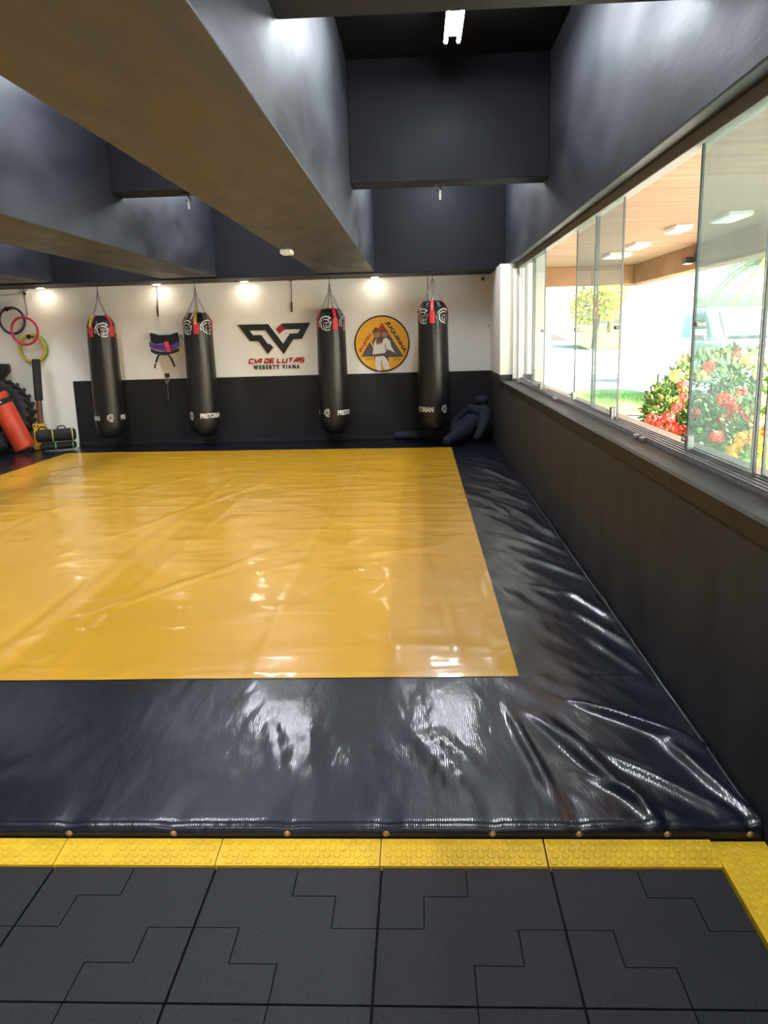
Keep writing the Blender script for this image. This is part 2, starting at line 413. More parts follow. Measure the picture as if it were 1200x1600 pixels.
# window wall: black parapet, white return at the far end
WEND = 10.30
struct(MB().box(WX, NY, -.02, 1.32, WEND, .925).build('wall_right', M['black_wall']))
struct(MB().box(WX, WEND, -.02, 1.45, WY, 1.036).build('wall_right_end_base', M['black_wall']))
struct(MB().box(WX, WEND, 1.036, 1.45, WY, SOF).build('wall_right_end', M['white_wall']))
sm = MB()
sm.prism([(WX-.004, .900), (WX-.006, .966), (WX+.014, .972), (WX+.085, .966), (1.32, .966), (1.32, .90)], (0, WEND, 0), (1,0,0), (0,0,1), WEND-NY)
struct(sm.build('trim_1', M['sill']))
# upper wall beam over the window and the beams of the coffered ceiling
struct(MB().box(1.15, NY, SOF, 1.32, WY, SLAB).build('ceiling_beam', M['paint_scuff'], bevel=.008))
for x0, x1 in ((-1.325, -.575), (-3.45, -2.70), (-5.70, -4.95), (-7.85, -7.10)):
    struct(MB().box(x0, NY, SOF, x1, WY-.78, SLAB).build('ceiling_beam', M['paint_scuff'], bevel=.008))
struct(MB().box(LX, WY-.80, SOF-.02, 1.15, WY, SLAB).build('ceiling_beam', M['paint'], bevel=.006))
for x0, x1 in ((-.575, 1.15), (-2.70, -1.325), (-4.95, -3.45), (-7.10, -5.70)):
    for y0 in (7.35, 3.38, -.62):
        struct(MB().box(x0, y0, 2.87, x1, y0+.30, SLAB).build('ceiling_cross_beam', M['paint'], bevel=.006))
struct(MB().box(LX-.2, NY-.2, SLAB, 1.8, WY+.2, SLAB+.2).build('ceiling', M['slab']))

# ------------------------------------------------------------------ window_1: frame, tracks, sliding glass panes
win = thing('window_1', (1.2, 3.0, .966), 'long sliding glass window along the right wall', 'window'); win['kind'] = 'structure'
del win['category']
MB().box(1.235, NY, 2.338, 1.305, WEND, 2.40).build('head_channel', M['head'], win, bevel=.004)
fm = MB()                               # head channel
fm.box(1.19, WEND-.05, .966, 1.31, WEND, 2.338)                        # jamb
fm.box(1.255, WEND-.09, .99, 1.285, WEND-.05, 2.338)
fm.build('frame', M['white_frame'], win, bevel=.004)
tk = MB().box(1.195, NY, .966, 1.31, WEND-.05, .978)
for x in (1.197, 1.224, 1.251, 1.278, 1.303): tk.box(x, NY, .978, x+.006, WEND-.05, .992)
tk.build('track', M['alu'], win)
def pane(y0, y1, x, lock=None):
    p = MB().box(x-.004, y0, .990, x+.004, y1, 2.34).build('pane', M['glass'], win)
    e = MB()
    for y in (y0, y1): e.box(x-.0055, y-.0055, .990, x+.0055, y+.0055, 2.34)
    e.build('pane_edge', M['glass_edge'], p)
    s = MB().box(x-.006, y0, .984, x+.006, y1, 1.004)
    s.build('shoe', M['alu'], p)
    if lock is not None:
        h = MB().box(x-.022, lock-.03, 1.555, x+.022, lock+.03, 1.580)
        h.build('latch', M['steel'], p, bevel=.006)
        k = MB().box(x-.03, lock-.022, .985, x+.0, lock+.022, 1.065)
        k.cyl((x-.03, lock, 1.045), (x-.05, lock, 1.045), .010, n=10)
        k.build('floor_bolt', M['steel'], p, bevel=.004)
X1, X2, X3 = 1.241, 1.266, 1.291
pane(9.70, 10.24, X3)
pane(8.89, 9.68, X2); pane(8.03, 8.87, X1, 8.10)
pane(5.94, 6.72, X3, 6.66); pane(5.14, 5.92, X2, 5.20)
pane(3.02, 3.78, X2, 3.72); pane(3.10, 3.86, X3); pane(2.24, 3.00, X3)
pane(.74, 1.5, X2); pane(1.5, 2.22, X2); pane(-1.0, -.2, X2); pane(-3.3, -2.5, X1)
for y in (4.36, 4.24, 7.05, 6.95, 9.55):
    MB().box(1.165, y-.018, .966, 1.193, y+.018, .992).build('roller', M['steel'], win, bevel=.003)

# ------------------------------------------------------------------ the grappling mat: black vinyl cover, yellow centre panel
FOLDS = [((.87,4.407),(1.002,4.007),.016,.045), ((.852,3.644),(.96,3.30),.014,.04), ((.66,2.98),(1.0,2.66),.020,.045),
         ((.66,2.60),(.93,2.26),.017,.04), ((.50,2.82),(.70,2.25),.018,.035), ((.805,6.694),(.985,5.843),.016,.06),
         ((.777,5.107),(1.007,4.707),.016,.045), ((.90,2.66),(1.01,2.225),.020,.04), ((.60,3.02),(.945,2.70),.012,.035),
         ((.56,2.70),(.67,2.417),.012,.03), ((.84,4.06),(1.003,3.62),.018,.04), ((.44,2.88),(.62,2.42),.012,.03),
         ((.34,2.92),(.41,2.40),.010,.03), ((.70,5.9),(.99,5.3),.016,.05), ((.72,7.6),(.96,6.9),.016,.07),
         ((.70,8.9),(.98,8.0),.016,.08), ((.62,4.6),(.93,4.35),.010,.04), ((.55,2.46),(.75,2.26),.012,.03),
         ((.74,9.8),(.97,9.1),.014,.09), ((.60,6.3),(.80,5.7),.008,.05), ((.58,7.2),(.72,6.6),.008,.05),
         ((-.05,2.80),(.10,2.40),.007,.03), ((-.45,2.85),(-.40,2.45),.006,.03), ((-.62,2.9),(-.52,2.5),.006,.03), ((.05,2.75),(.18,2.5),.006,.03)]
def seg_ridge(x, y, a, b, amp, wd):
    ax, ay = a; bx, by = b; dx, dy = bx-ax, by-ay; L2 = dx*dx+dy*dy
    t = ((x-ax)*dx+(y-ay)*dy)/L2
    if t < -.25 or t > 1.25: return 0.0
    d = abs((x-ax)*dy-(y-ay)*dx)/math.sqrt(L2)
    if d > 3*wd: return 0.0
    e = min(1, max(0, (t+.25)/.45))*min(1, max(0, (1.25-t)/.3))
    return amp*e*math.exp(-(d/(wd*.62))**2)
SCREWS = (-2.17, -1.82, -1.48, -1.142, -.804, -.441, -.13, .202, .468, .737, .986)
def black_h(x, y):
    z = MZ + .0035*noise.noise(Vector((x*1.3, y*1.1, 0))) + .0016*noise.noise(Vector((x*5, y*3.2, 7)))
    if x > .25:
        k = min(1, (x-.25)/.35)
        z += k*.0055*noise.noise(Vector(((.89*x+.45*y)*9, (.45*x-.89*y)*1.6, 13))) + k*.002*noise.noise(Vector(((.89*x+.45*y)*22, (.45*x-.89*y)*4, 17)))
        z += k*.006*noise.noise(Vector((x*3.5+y*1.2, y*2.6, 3))) + k*.0035*noise.noise(Vector((x*9+y*5, y*3.0-x*2, 9)))
    if x > .3 or (y < 3.0 and x > -.7):
        for a, b, amp, wd in FOLDS: z += seg_ridge(x, y, a, b, amp, wd)
    if y < 3.29: z += .0022*min(1, (3.29-y)/.012)
    if y < 2.5:
        for s in SCREWS:                                              # pleats pulled in above each fixing
            d = abs(x-s)
            if d < .10: z += -.007*math.exp(-(d/.022)**2)*max(0, 1-(y-2.19)/.22)
    return z
def lines(a, b, step):
    n = max(1, round((b-a)/step)); return [a+(b-a)*i/n for i in range(n+1)]
gm = thing('grappling_mat', (-2.5, 6.5, 0), 'large wrinkled black vinyl mat with a yellow centre covering the gym floor', 'mat')
def build_black():
    xs = lines(-7.6, -1.6, .07)[:-1] + lines(-1.6, .3, .03)[:-1] + lines(.3, 1.020, .0125)
    ys = lines(2.215, 3.35, .015)[:-1] + lines(3.35, 10.9, .035)[:-1] + lines(10.9, WY-.02, .06)
    mb = MB()
    rows = [(2.186, lambda x, y: 0.0), (2.184, lambda x, y: .030 + .003*noise.noise(Vector((x*9, 0, 2)))), (2.187, lambda x, y: black_h(x, 2.2)-.014), (2.197, lambda x, y: black_h(x, 2.2)-.004)]
    Y = [r[0] for r in rows] + ys; n = len(xs)
    vs = []
    for j, y in enumerate(Y):
        for x in xs: vs.append((x, y, rows[j][1](x, y) if j < len(rows) else black_h(x, y)))
    fs = []
    for j in range(len(Y)-1):
        for i in range(n-1):
            # the raw floor shows in the far left corner
            if xs[i] < -5.17 and xs[i+1] > -5.45 and Y[j] > 11.42: continue
            fs.append((j*n+i, j*n+i+1, (j+1)*n+i+1, (j+1)*n+i))
    mb.add(vs, fs)
    # side towards the window and core underneath
    o = mb.build('black_cover', M['black_mat'], gm, smooth='all', merge=False)
    MB().box(-7.58, 2.215, .002, 1.010, 11.40, .036).build('foam_core', M['black_cloth'], gm)
    path = []
    for y in lines(2.2, WY-.06, .07):
        path.append((1.014 + .006*noise.noise(Vector((y*3, 1, 0))), y, MZ+.006+.008*noise.noise(Vector((y*2.2, 5, 0)))))
    MB().tube(path, .012, 8).build('edge_piping', M['black_mat'], gm, smooth='all')
    for s in SCREWS:
        g = MB(); g.lathe((s, 2.1835, .033), [(.0, .004), (.004, .004), (.005, .003), (.0095, .002), (.0112, 0)], 14, (0,-1,0))
        g.build('grommet', M['brass'], gm, smooth=True)
build_black()
def yellow_h(x, y):
    z = black_base(x, y) + .0035
    z += .0035*noise.noise(Vector((x*.9, y*.7, 11))) + .0022*noise.noise(Vector((x*2.2-y*.9, y*3.4, 4)))
    r = 1-abs(noise.noise(Vector((x*.8+y*.55, y*1.1-x*.5, 21))))*3
    z += .0045*max(0, r)**3
    r = 1-abs(noise.noise(Vector((x*.55, y*2.3, 33))))*3
    z += .0035*max(0, r)**3*min(1, max(0, (y-5)/3))
    for s in (-.78, -1.75, -2.1, -3.4, -4.3): z += .0045*math.exp(-((x-s-.03*math.sin(y*.9))/.022)**2)
    if x > -.70: z += .004*math.exp(-((y-6.26)/.02)**2)
    for a, b, amp, wd in ((( .10,4.5),(.16,3.6),.007,.03), ((-.2,4.2),(-.15,3.5),.006,.03), ((.02,5.2),(.06,4.5),.007,.03), ((.28,6.0),(.33,4.4),.005,.03),
                          ((-1.7,4.4),(-1.0,5.6),.006,.04), ((-2.2,3.6),(-1.3,5.0),.006,.04), ((.18,5.1),(.22,4.7),.006,.025), ((.30,3.9),(.33,3.4),.006,.025),
                          ((-1.0,4.9),(-.3,6.0),.005,.04), ((-.75,4.3),(-.35,5.1),.006,.03), ((-2.6,5.5),(-1.6,8.4),.006,.05), ((-3.6,6.6),(-2.2,9.5),.006,.06)):
        z += seg_ridge(x, y, a, b, amp, wd)
    return z
def black_base(x, y):
    return MZ + .0035*noise.noise(Vector((x*1.3, y*1.1, 0))) + .0016*noise.noise(Vector((x*5, y*3.2, 7))) + .002
def build_yellow():
    us = lines(0, 1, 1/190); vs_ = lines(0, 1, 1/270)
    n = len(us); V = []
    for v in vs_:
        for u in us:
            x = -5.035 + u*(5.035+.418); y0 = 3.277; y1 = 10.93 - u*.26
            y = y0 + (y1-y0)*v
            e = min(u*5.45, (1-u)*5.45, v*7.5, (1-v)*7.5)
            z = yellow_h(x, y)
            if e < .02: z = black_base(x, y) + .002 + (z-black_base(x, y)-.002)*e/.02
            V.append((x, y, z))
    F = [(j*n+i, j*n+i+1, (j+1)*n+i+1, (j+1)*n+i) for j in range(len(vs_)-1) for i in range(n-1)]
    o = MB().add(V, F).build('yellow_centre', M['yellow_mat'], gm, smooth='all', merge=False)
    o['label'] = 'yellow vinyl centre panel'
build_yellow()

# ------------------------------------------------------------------ yellow studded edge ramps
def ramp(x0, x1, label):
    ya, yb = 2.0688, 2.178
    t = thing('edge_ramp', ((x0+x1)/2, ya, 0), label, 'edge ramp', 'yellow rubber ramps along the mat')
    h = lambda y: .006 + (y-ya)/(yb-ya)*.014
    MB().prism([(ya, -.011), (ya, h(ya)), (yb, h(yb)), (yb, -.011)], (x0, 0, 0), (0,1,0), (0,0,1), x1-x0).build('ramp_body', M['ramp'], t)
    s = MB(); n = max(1, round((x1-x0)/.0312))
    for j in range(4):
        y = ya+.016+j*.0262
        for i in range(n):
            x = x0+(i+.5+(.25 if j % 2 else -.25))*(x1-x0)/n
            if x-.012 < x0 or x+.012 > x1: continue
            s.lathe((x, y, h(y)-.001), [(.0125, 0), (.0125, .0022), (.0105, .0036), (.0085, .0024), (0, .0024)], 12, (0, -.127, 1))
    s.build('studs', M['ramp'], t, smooth=True, merge=False)
for k, lb in ((-4, 'yellow studded rubber ramp beyond the left edge of the photo'),
              (-3, 'yellow studded rubber ramp at the left edge of the photo, cut by the frame'),
              (-2, 'second yellow studded rubber ramp from the left along the mat front'),
              (-1, 'third yellow studded rubber ramp from the left along the mat front'),
              (0, 'yellow studded rubber ramp directly left of the L-shaped corner ramp'),):
    if k == -4: continue
    ramp(-.6387+.5*(k+1)+.0015-.006, -.6387+.5*(k+2)-.0015-.006, lb)
def corner_ramp():
    t = thing('edge_ramp', (.94, 1.95, 0), 'L-shaped yellow studded rubber ramp turning the corner beside the black wall', 'edge ramp', 'yellow rubber ramps along the mat')
    ya, yb, x0, xi, xo = 2.0688, 2.178, .3585, .8625, 1.028
    m = MB()
    m.prism([(ya, -.011), (ya, .006), (yb, .02), (yb, -.011)], (x0, 0, 0), (0,1,0), (0,0,1), xi-x0)
    m.box(xi, 1.16, -.011, xo, yb, .013)
    m.build('ramp_body', M['ramp'], t)
    s = MB(); h = lambda y: .006 + (y-ya)/(yb-ya)*.014
    for j in range(4):
        y = ya+.016+j*.0262
        for i in range(17):
            x = x0+.016+i*.0312+(.008 if j % 2 else -.0)
            if x > xi-.012: continue
            s.lathe((x, y, h(y)-.001), [(.0125, 0), (.0125, .0022), (.0105, .0036), (.0085, .0024), (0, .0024)], 12, (0,-.127,1))
    for i in range(5):
        for j in range(32):
            s.lathe((xi+.018+i*.031, 1.176+j*.0315+(.008 if i % 2 else 0), .0125), [(.0125, 0), (.0125, .0016), (.0105, .003), (.0085, .0018), (0, .0018)], 12)
    s.build('studs', M['ramp'], t, smooth=True, merge=False)
corner_ramp()
# ------------------------------------------------------------------ punching bags
def wrap(cx, cy, rad_fn, th0, mb, verts, faces, thick=.0025):
    """lay (arc length, height) geometry on the bag"""
    out = []
    for (a, z, d) in verts:
        r = rad_fn(z); th = th0 + a/r
        rr = r + thick + d
        out.append((cx + rr*math.sin(th), cy - rr*math.cos(th), z))
    mb.add(out, faces)
HELMET = [([(.05,.52),(.10,.70),(.22,.86),(.42,.96),(.62,1.0),(.82,.97),(.97,.86)], .085), ([(.97,.86),(.80,.80),(.76,.72),(.84,.66),(1.0,.60)], .06),
          ([(.18,.54),(.24,.66),(.36,.75),(.52,.79),(.74,.77)], .07), ([(.18,.54),(.24,.42),(.22,.28),(.34,.14),(.52,.04),(.74,0),(.92,.08)], .08),
          ([(1.0,.60),(.96,.44),(.90,.30),(.86,.18)], .07), ([(-.04,.44),(.10,.42)], .06), ([(0,.30),(.13,.33)], .06),
          ([(.42,.52),(.62,.55),(.90,.52)], .05), ([(.44,.44),(.42,.32),(.52,.20),(.66,.12)], .06), ([(.60,.42),(.66,.34),(.62,.24),(.74,.20),(.80,.34)], .05)]
def helmet_verts(a0, z0, W, H, bold=1.0):
    vs = []; fs = []
    for pts, wd in HELMET:
        P = []
        for i in range(len(pts)-1):                                   # subdivide so that it bends round the bag
            for k in range(2): P.append((pts[i][0]+(pts[i+1][0]-pts[i][0])*k/2, pts[i][1]+(pts[i+1][1]-pts[i][1])*k/2))
        P.append(pts[-1])
        L, R = ribbon(P, wd*bold); n = len(vs); m = len(P)
        vs += [(a0+(p.x-.5)*W, z0+(p.y-.5)*H, 0) for p in L] + [(a0+(p.x-.5)*W, z0+(p.y-.5)*H, 0) for p in R]
        fs += [(n+i, n+m+i, n+m+i+1, n+i+1) for i in range(m-1)]
    return vs, fs
TXT = text_mesh('PRETORIAN', bold=.035, spacing=.93)
def bag(cx, label, top_off, bot_off, yel, cy=11.44, base=.198):
    aim = math.atan2(-cx, cy)                                          # faces the middle of the room
    t = thing('punching_bag', (cx, cy, base), label, 'punching bag', 'black heavy bags hanging along the back wall')
    prof = [(0, 0), (.06, .004), (.11, .018), (.15, .042), (.185, .085), (.205, .14), (.214, .20), (.216, .30), (.214, .7), (.208, 1.1), (.202, 1.40), (.199, 1.56), (.199, 1.62)]
    rad = lambda z: (lambda h: next((a[0]+(b[0]-a[0])*(h-a[1])/(b[1]-a[1]) for a, b in zip(prof, prof[1:]) if a[1] <= h <= b[1]), .199))(z-base)
    n = 64
    def ring(r, z, amp):
        return [(cx + (r+amp*math.cos(th*17+z*2)+amp*.6*math.sin(th*9))*math.cos(th), cy + (r+amp*math.cos(th*17+z*2)+amp*.6*math.sin(th*9))*math.sin(th), base+z) for th in [2*PI*k/n for k in range(n)]]
    full = []
    for (a, b) in zip(prof, prof[1:]):
        k = 6 if b[1]-a[1] > .2 else 1
        for i in range(k): full.append((a[0]+(b[0]-a[0])*i/k, a[1]+(b[1]-a[1])*i/k))
    full.append(prof[-1])
    vs = []
    for r, z in full:
        amp = .0028*max(0, min(1, (z-1.05)/.45))
        vs += ring(max(r, .0005), z, amp if r > .1 else 0)
    fs = [(i*n+k, i*n+(k+1) % n, (i+1)*n+(k+1) % n, (i+1)*n+k) for i in range(len(full)-1) for k in range(n)]
    MB().add(vs, fs).build('bag_body', M['bag'], t, smooth='all')
    # gathered top: creased collar drawn in to an octagon under the chains
    crown = [(.199, 1.62, .002), (.196, 1.645, .004), (.168, 1.69, .010), (.135, 1.735, .012), (.112, 1.762, .006), (.095, 1.765, .002), (.05, 1.752, 0), (.001, 1.75, 0)]
    vs = []
    for r, z, amp in crown:
        vs += [(cx + (r+amp*math.cos(th*8))*math.cos(th), cy + (r+amp*math.cos(th*8))*math.sin(th), base+z - abs(math.sin(th*4))*amp*.8) for th in [2*PI*k/n for k in range(n)]]
    MB().add(vs, [(i*n+k, i*n+(k+1) % n, (i+1)*n+(k+1) % n, (i+1)*n+k) for i in range(len(crown)-1) for k in range(n)]).build('collar', M['bag'], t, smooth='all')
    apex = Vector((cx, cy, base+2.017))
    for q in range(4):
        th = aim + math.radians(top_off) + PI/4 + q*PI/2
        # padded red patch and the webbing that runs up to the chain
        st = MB(); vs = []; cols = 5
        for j in range(7):
            z = base+1.467 + j*.026; wdt = .036 if 0 < j < 6 else .030
            for i in range(cols): vs.append(((i/(cols-1)-.5)*2*wdt, z, .006 if 0 < i < cols-1 and 0 < j < 6 else .001))
        wrap(cx, cy, rad, th, st, vs, [(j*cols+i, j*cols+i+1, (j+1)*cols+i+1, (j+1)*cols+i) for j in range(6) for i in range(cols-1)])
        s1 = st.build('strap_patch', M['red_strap'], t, smooth=True); s1['label'] = 'red strap patch'
        d = Vector((math.sin(th), -math.cos(th), 0)); sx = Vector((math.cos(th), math.sin(th), 0))
        pts = [(rad(base+1.60)+.008, base+1.602), (.209, base+1.635), (.184, base+1.69), (.150, base+1.742), (.118, base+1.778)]
        wb = MB(); vs = []
        for r, z in pts: vs += [Vector((cx, cy, z)) + d*r + sx*.020, Vector((cx, cy, z)) + d*r - sx*.020, Vector((cx, cy, z)) + d*(r-.006) - sx*.020, Vector((cx, cy, z)) + d*(r-.006) + sx*.020]
        fs = [(0,1,2,3), (16,19,18,17)]
        for i in range(4):
            for k in range(4): fs.append((i*4+k, (i+1)*4+k, (i+1)*4+(k+1) % 4, i*4+(k+1) % 4))
        y_ = yel is not None and q == yel
        s2 = wb.add(vs, fs).build('strap', M['yellow_strap'] if y_ else M['red_strap'], t); s2['label'] = 'yellow webbing strap' if y_ else 'red webbing strap'
        # chain of links, with a snap hook at its foot
        a = Vector((cx, cy, base+1.772)) + d*.118; b = apex
        ch = MB(); L = (b-a).length; dirv = (b-a).normalized(); m = 10
        side = dirv.cross(Vector((0,0,1))).normalized(); oth = dirv.cross(side)
        for i in range(m):
            c = a + (b-a)*((i+.5)/m)
            ch.torus(c, .0115, .0034, side if i % 2 else oth, n=10, k=5, sx=1.9, ax=dirv)
        ch.build('chain', M['steel'], t, smooth='all', merge=False)
        e = MB()
        wrap(cx, cy, rad, aim + math.radians(top_off) + q*PI/2, e, *helmet_verts(0, base+1.560, .195, .190, .72))
        e.build('helmet_emblem', M['white_print'], t)
    hk = MB(); hk.torus(apex, .022, .005, (0,1,0), n=14, k=6)
    hk.cyl(apex+Vector((0,0,.02)), (cx, cy, 2.30), .009, n=8).cyl((cx, cy, 2.30), (cx, cy, 2.382), .0045, n=8).cyl((cx, cy, 2.374), (cx, cy, 2.381), .03, n=12)
    hk.build('swivel_hook', M['dark_steel'], t, smooth=True)
    for q in range(2):
        e = MB(); wrap(cx, cy, rad, aim + math.radians(bot_off) + q*PI, e, *helmet_verts(0, base+.317, .090, .105, 1.1)); e.build('helmet_emblem', M['white_print'], t)
        vs, fs = TXT; e = MB()
        wrap(cx, cy, rad, aim + math.radians(bot_off+90) + q*PI, e, [((x-.5)*.36, .280+base+y*.072, 0) for x, y, z in vs], fs)
        e.build('lettering', M['white_print'], t)
bag(-4.555, 'leftmost black punching bag, helmet emblem facing the room under a yellow strap', 0, 0, 3)
bag(-3.150, 'black punching bag with a full white brand word, beside the belt rack', -53, -58, 0)
bag(-1.240, 'black punching bag hanging between the black-red wall logo and the round sign', -27, -30, None)
bag(.198, 'rightmost black punching bag hanging in front of the lying dummy', -48, 40, None, 11.06, .246)

# ------------------------------------------------------------------ wall logo with lettering
LY = WY
def wall_text(name, body, x0, x1, z0, z1, m, parent, shear=0, bold=0.0, spacing=1.0, depth=.014, slope=0.0):
    vs, fs = text_mesh(body, bold=bold, extrude=.5, shear=shear, spacing=spacing)
    zs = [v[2] for v in vs]; a, b = min(zs), max(zs)
    mb = MB(); mb.add([(x0+x*(x1-x0), LY-.002-depth*((z-a)/(b-a)), z0+y*(z1-z0)+slope*x) for x, y, z in vs], fs)
    return mb.build(name, m, parent)
lg = thing('wall_logo', (-2.1, LY, 1.14), 'black angular W emblem with red tip above red and black lettering', 'wall logo')
WP = [(-2.152,1.479),(-2.203,1.425),(-2.311,1.584),(-2.438,1.587),(-2.541,1.74),(-2.203,1.738),(-1.976,1.423),(-1.85,1.594),(-1.723,1.599),(-1.641,1.740),(-1.982,1.740)]
m_ = MB(); stroke(m_, WP + [(-2.042, 1.662)], .118, (0, LY-.0005, 0), (1,0,0), (0,0,1), .008); bk = m_.build('backing', M['acrylic'], lg); bk['label'] = 'white outline backing'
m_ = MB(); stroke(m_, WP, .086, (0, LY-.008, 0), (1,0,0), (0,0,1), .018); m_.build('emblem', M['logo_black'], lg)
m_ = MB(); m_.prism([(-1.984,1.777),(-1.936,1.703),(-2.022,1.640),(-2.072,1.705)], (0, LY-.009, 0), (1,0,0), (0,0,1), .019)
rt = m_.build('emblem_tip', M['logo_red'], lg); rt['label'] = 'red tip of the emblem'
GL = {'C': (1.0, [[(1,1),(0,1),(0,0),(1,0)]]), 'I': (.0, [[(0,0),(0,1)]]), 'A': (1.0, [[(-.1,0),(.62,1),(1,1),(1,0)], [(.38,.34),(1,.34)]]),
      'D': (1.0, [[(-.1,1),(.8,1),(1,.8),(1,.2),(.8,0),(.12,0),(.12,.62)]]), 'E': (.9, [[(1,1),(0,1),(0,0),(1,0)], [(0,.5),(.9,.5)]]), 'L': (.85, [[(0,1),(0,0),(1,0)]]),
      'U': (1.0, [[(0,1),(0,0),(1,0),(1,1)]]), 'T': (.95, [[(0,1),(1,1)], [(.5,1),(.5,0)]]), 'S': (.95, [[(1,1),(0,1),(0,.5),(1,.5),(1,0),(0,0)]])}
def square_letters(body, x0, x1, z0, h, wd, shear):
    pen = 0.0; P = []
    for ch in body:
        if ch == ' ': pen += .45; continue
        w_, st = GL[ch]
        P += [[(pen+px*w_, pz) for px, pz in line] for line in st]; pen += w_ + .42
    k = (x1-x0)/(pen-.42); mb = MB()
    for line in P: stroke(mb, [(x0+px*k+shear*pz*h, z0+pz*h) for px, pz in line], wd, (0, LY-.001, 0), (1,0,0), (0,0,1), .014)
    return mb
rl = square_letters('CIA DE LUTAS', -2.497, -1.695, 1.228, .056, .019, .3).build('lettering', M['logo_red'], lg); rl['label'] = 'red lettering'
wall_text('lettering', 'WEBERTY VIANA', -2.436, -1.750, 1.134, 1.197, M['logo_black'], lg, bold=.05, spacing=1.55)['label'] = 'black lettering'

# ------------------------------------------------------------------ round sign
def round_sign():
    cx, cz, R = -.533, 1.456, .390
    t = thing('round_sign', (cx, LY, cz-R), 'round orange wall sign with grey peaks and a figure in white', 'sign')
    MB().lathe((cx, LY, cz), [(R-.004, 0), (R-.004, .022), (0, .022)], 72, (0,-1,0)).build('disc', M['sign_orange'], t, smooth=True)
    MB().torus((cx, LY-.014, cz), R, .012, (0,1,0), n=72, k=8).build('rim', M['sign_black'], t, smooth='all')
    k = R/515
    def poly(nm, pts, m, lay):
        MB().prism([((x-610)*k, (650-y)*k) for x, y in pts], (cx, LY-.021-.0012*lay, cz), (1,0,0), (0,0,1), .0022).build(nm, m, t)
    def ell(x, y, a, b, n=20): return [(x+a*math.cos(2*PI*i/n), y+b*math.sin(2*PI*i/n)) for i in range(n)]
    poly('peak', [(375,610),(200,885),(520,885)], M['sign_grey'], 0)
    poly('peak', [(620,255),(420,600),(520,905),(1020,905)], M['sign_grey'], 1)
    poly('peak_tip', [(620,255),(535,395),(590,430),(700,392)], M['sign_red'], 2)
    poly('figure_jacket', [(500,545),(560,610),(690,535),(765,600),(785,700),(860,835),(770,775),(705,760),(655,830),(640,850),(480,850),(425,840),(440,745),(455,640)], M['sign_white'], 3)
    poly('figure_belt', [(440,845),(655,825),(720,860),(735,990),(690,985),(640,890),(470,900),(480,1000),(450,930)], M['sign_grey'], 4)
    poly('figure_trousers', [(475,890),(640,880),(710,960),(765,1130),(655,1150),(600,1040),(570,1165),(480,1135),(468,990)], M['sign_white'], 5)
    poly('figure_fold', [(585,960),(597,960),(600,1040),(588,1090)], M['sign_grey'], 6)
    poly('figure_face', ell(515,470,72,62), M['sign_tan'], 4)
    poly('figure_hair', [(425,460),(450,390),(490,335),(540,355),(575,430),(520,420)], M['sign_brown'], 5)
    poly('figure_face', ell(670,470,62,52), M['sign_tan'], 5)
    poly('figure_cap', [(600,420),(620,380),(680,370),(735,420),(740,450),(650,430)], M['sign_brown'], 6)
    poly('figure_hand', ell(560,610,66,48), M['sign_tan'], 6)
    poly('figure_beard', [(500,560),(560,540),(640,560),(610,640),(560,600),(515,680)], M['sign_brown'], 7)
    poly('figure_sleeve_fold', [(660,650),(670,650),(690,780),(672,775)], M['sign_grey'], 6)
    def txt(body, p0, p1, h, m, bold=.02, spacing=1.0):
        vs, fs = text_mesh(body, bold=bold, extrude=.5, spacing=spacing)
        zs = [v[2] for v in vs]; a, b = min(zs), max(zs)
        p0 = Vector(((p0[0]-610)*k, (650-p0[1])*k)); p1 = Vector(((p1[0]-610)*k, (650-p1[1])*k)); e = p1-p0; nrm = Vector((-e.y, e.x)).normalized()*h*k
        mb = MB(); mb.add([(cx+(p0+e*x+nrm*y).x, LY-.021-.003*((z-a)/(b-a)), cz+(p0+e*x+nrm*y).y) for x, y, z in vs], fs); mb.build('lettering', m, t)
    txt('JUQUINHA', (672,268), (1012,840), 92, M['sign_black'], .04)
    txt('JIU-JITSU', (205,815), (425,492), 70, M['sign_red'], .05)
    txt('1977', (290,955), (428,955), 45, M['sign_brown'], .02, 1.2)
    txt('2018', (808,972), (955,972), 45, M['sign_brown'], .02, 1.2)
    txt('EQUIPE', (155,735), (238,612), 22, M['sign_brown'], .0) if False else None
round_sign()

# ------------------------------------------------------------------ lights of the room
def tube_lamp(x, y, label):
    z = 3.70; L = .95
    t = thing('tube_lamp', (x, y, SLAB), label, 'lamp', 'twin tube lamps in the ceiling coffers')
    MB().box(x-.045, y-L+.04, z+.018, x+.045, y+L-.04, z+.050).build('housing', M['white_plastic'], t, bevel=.006)
    for dy in (-.6, .6): MB().cyl((x, y+dy, z+.045), (x, y+dy, SLAB), .006, n=8).build('hanger', M['black_plastic'], t, smooth=True)
    for dx in (-.048, .048):
        prof = [(.014*math.cos(a), .014*math.sin(a)) for a in [PI + PI*k/8 for k in range(9)]]
        mb = MB(); vs = [(x+dx+px, yy, z+pz) for yy in (y-L, y+L) for px, pz in prof]
        mb.add(vs, [(k+1, k, 9+k, 9+k+1) for k in range(8)])
        mb.build('glass_tube', M['bulb'], t, smooth='all', merge='recalc')
        MB().box(x+dx-.014, y-L, z, x+dx+.014, y+L, z+.014).build('tube_back', M['white_plastic'], t)
        for a, b in ((y-L-.02, y-L+.012), (y+L-.012, y+L+.02)): MB().cyl((x+dx, a, z), (x+dx, b, z), .0165, n=14).build('end_cap', M['white_plastic'], t, smooth=True)
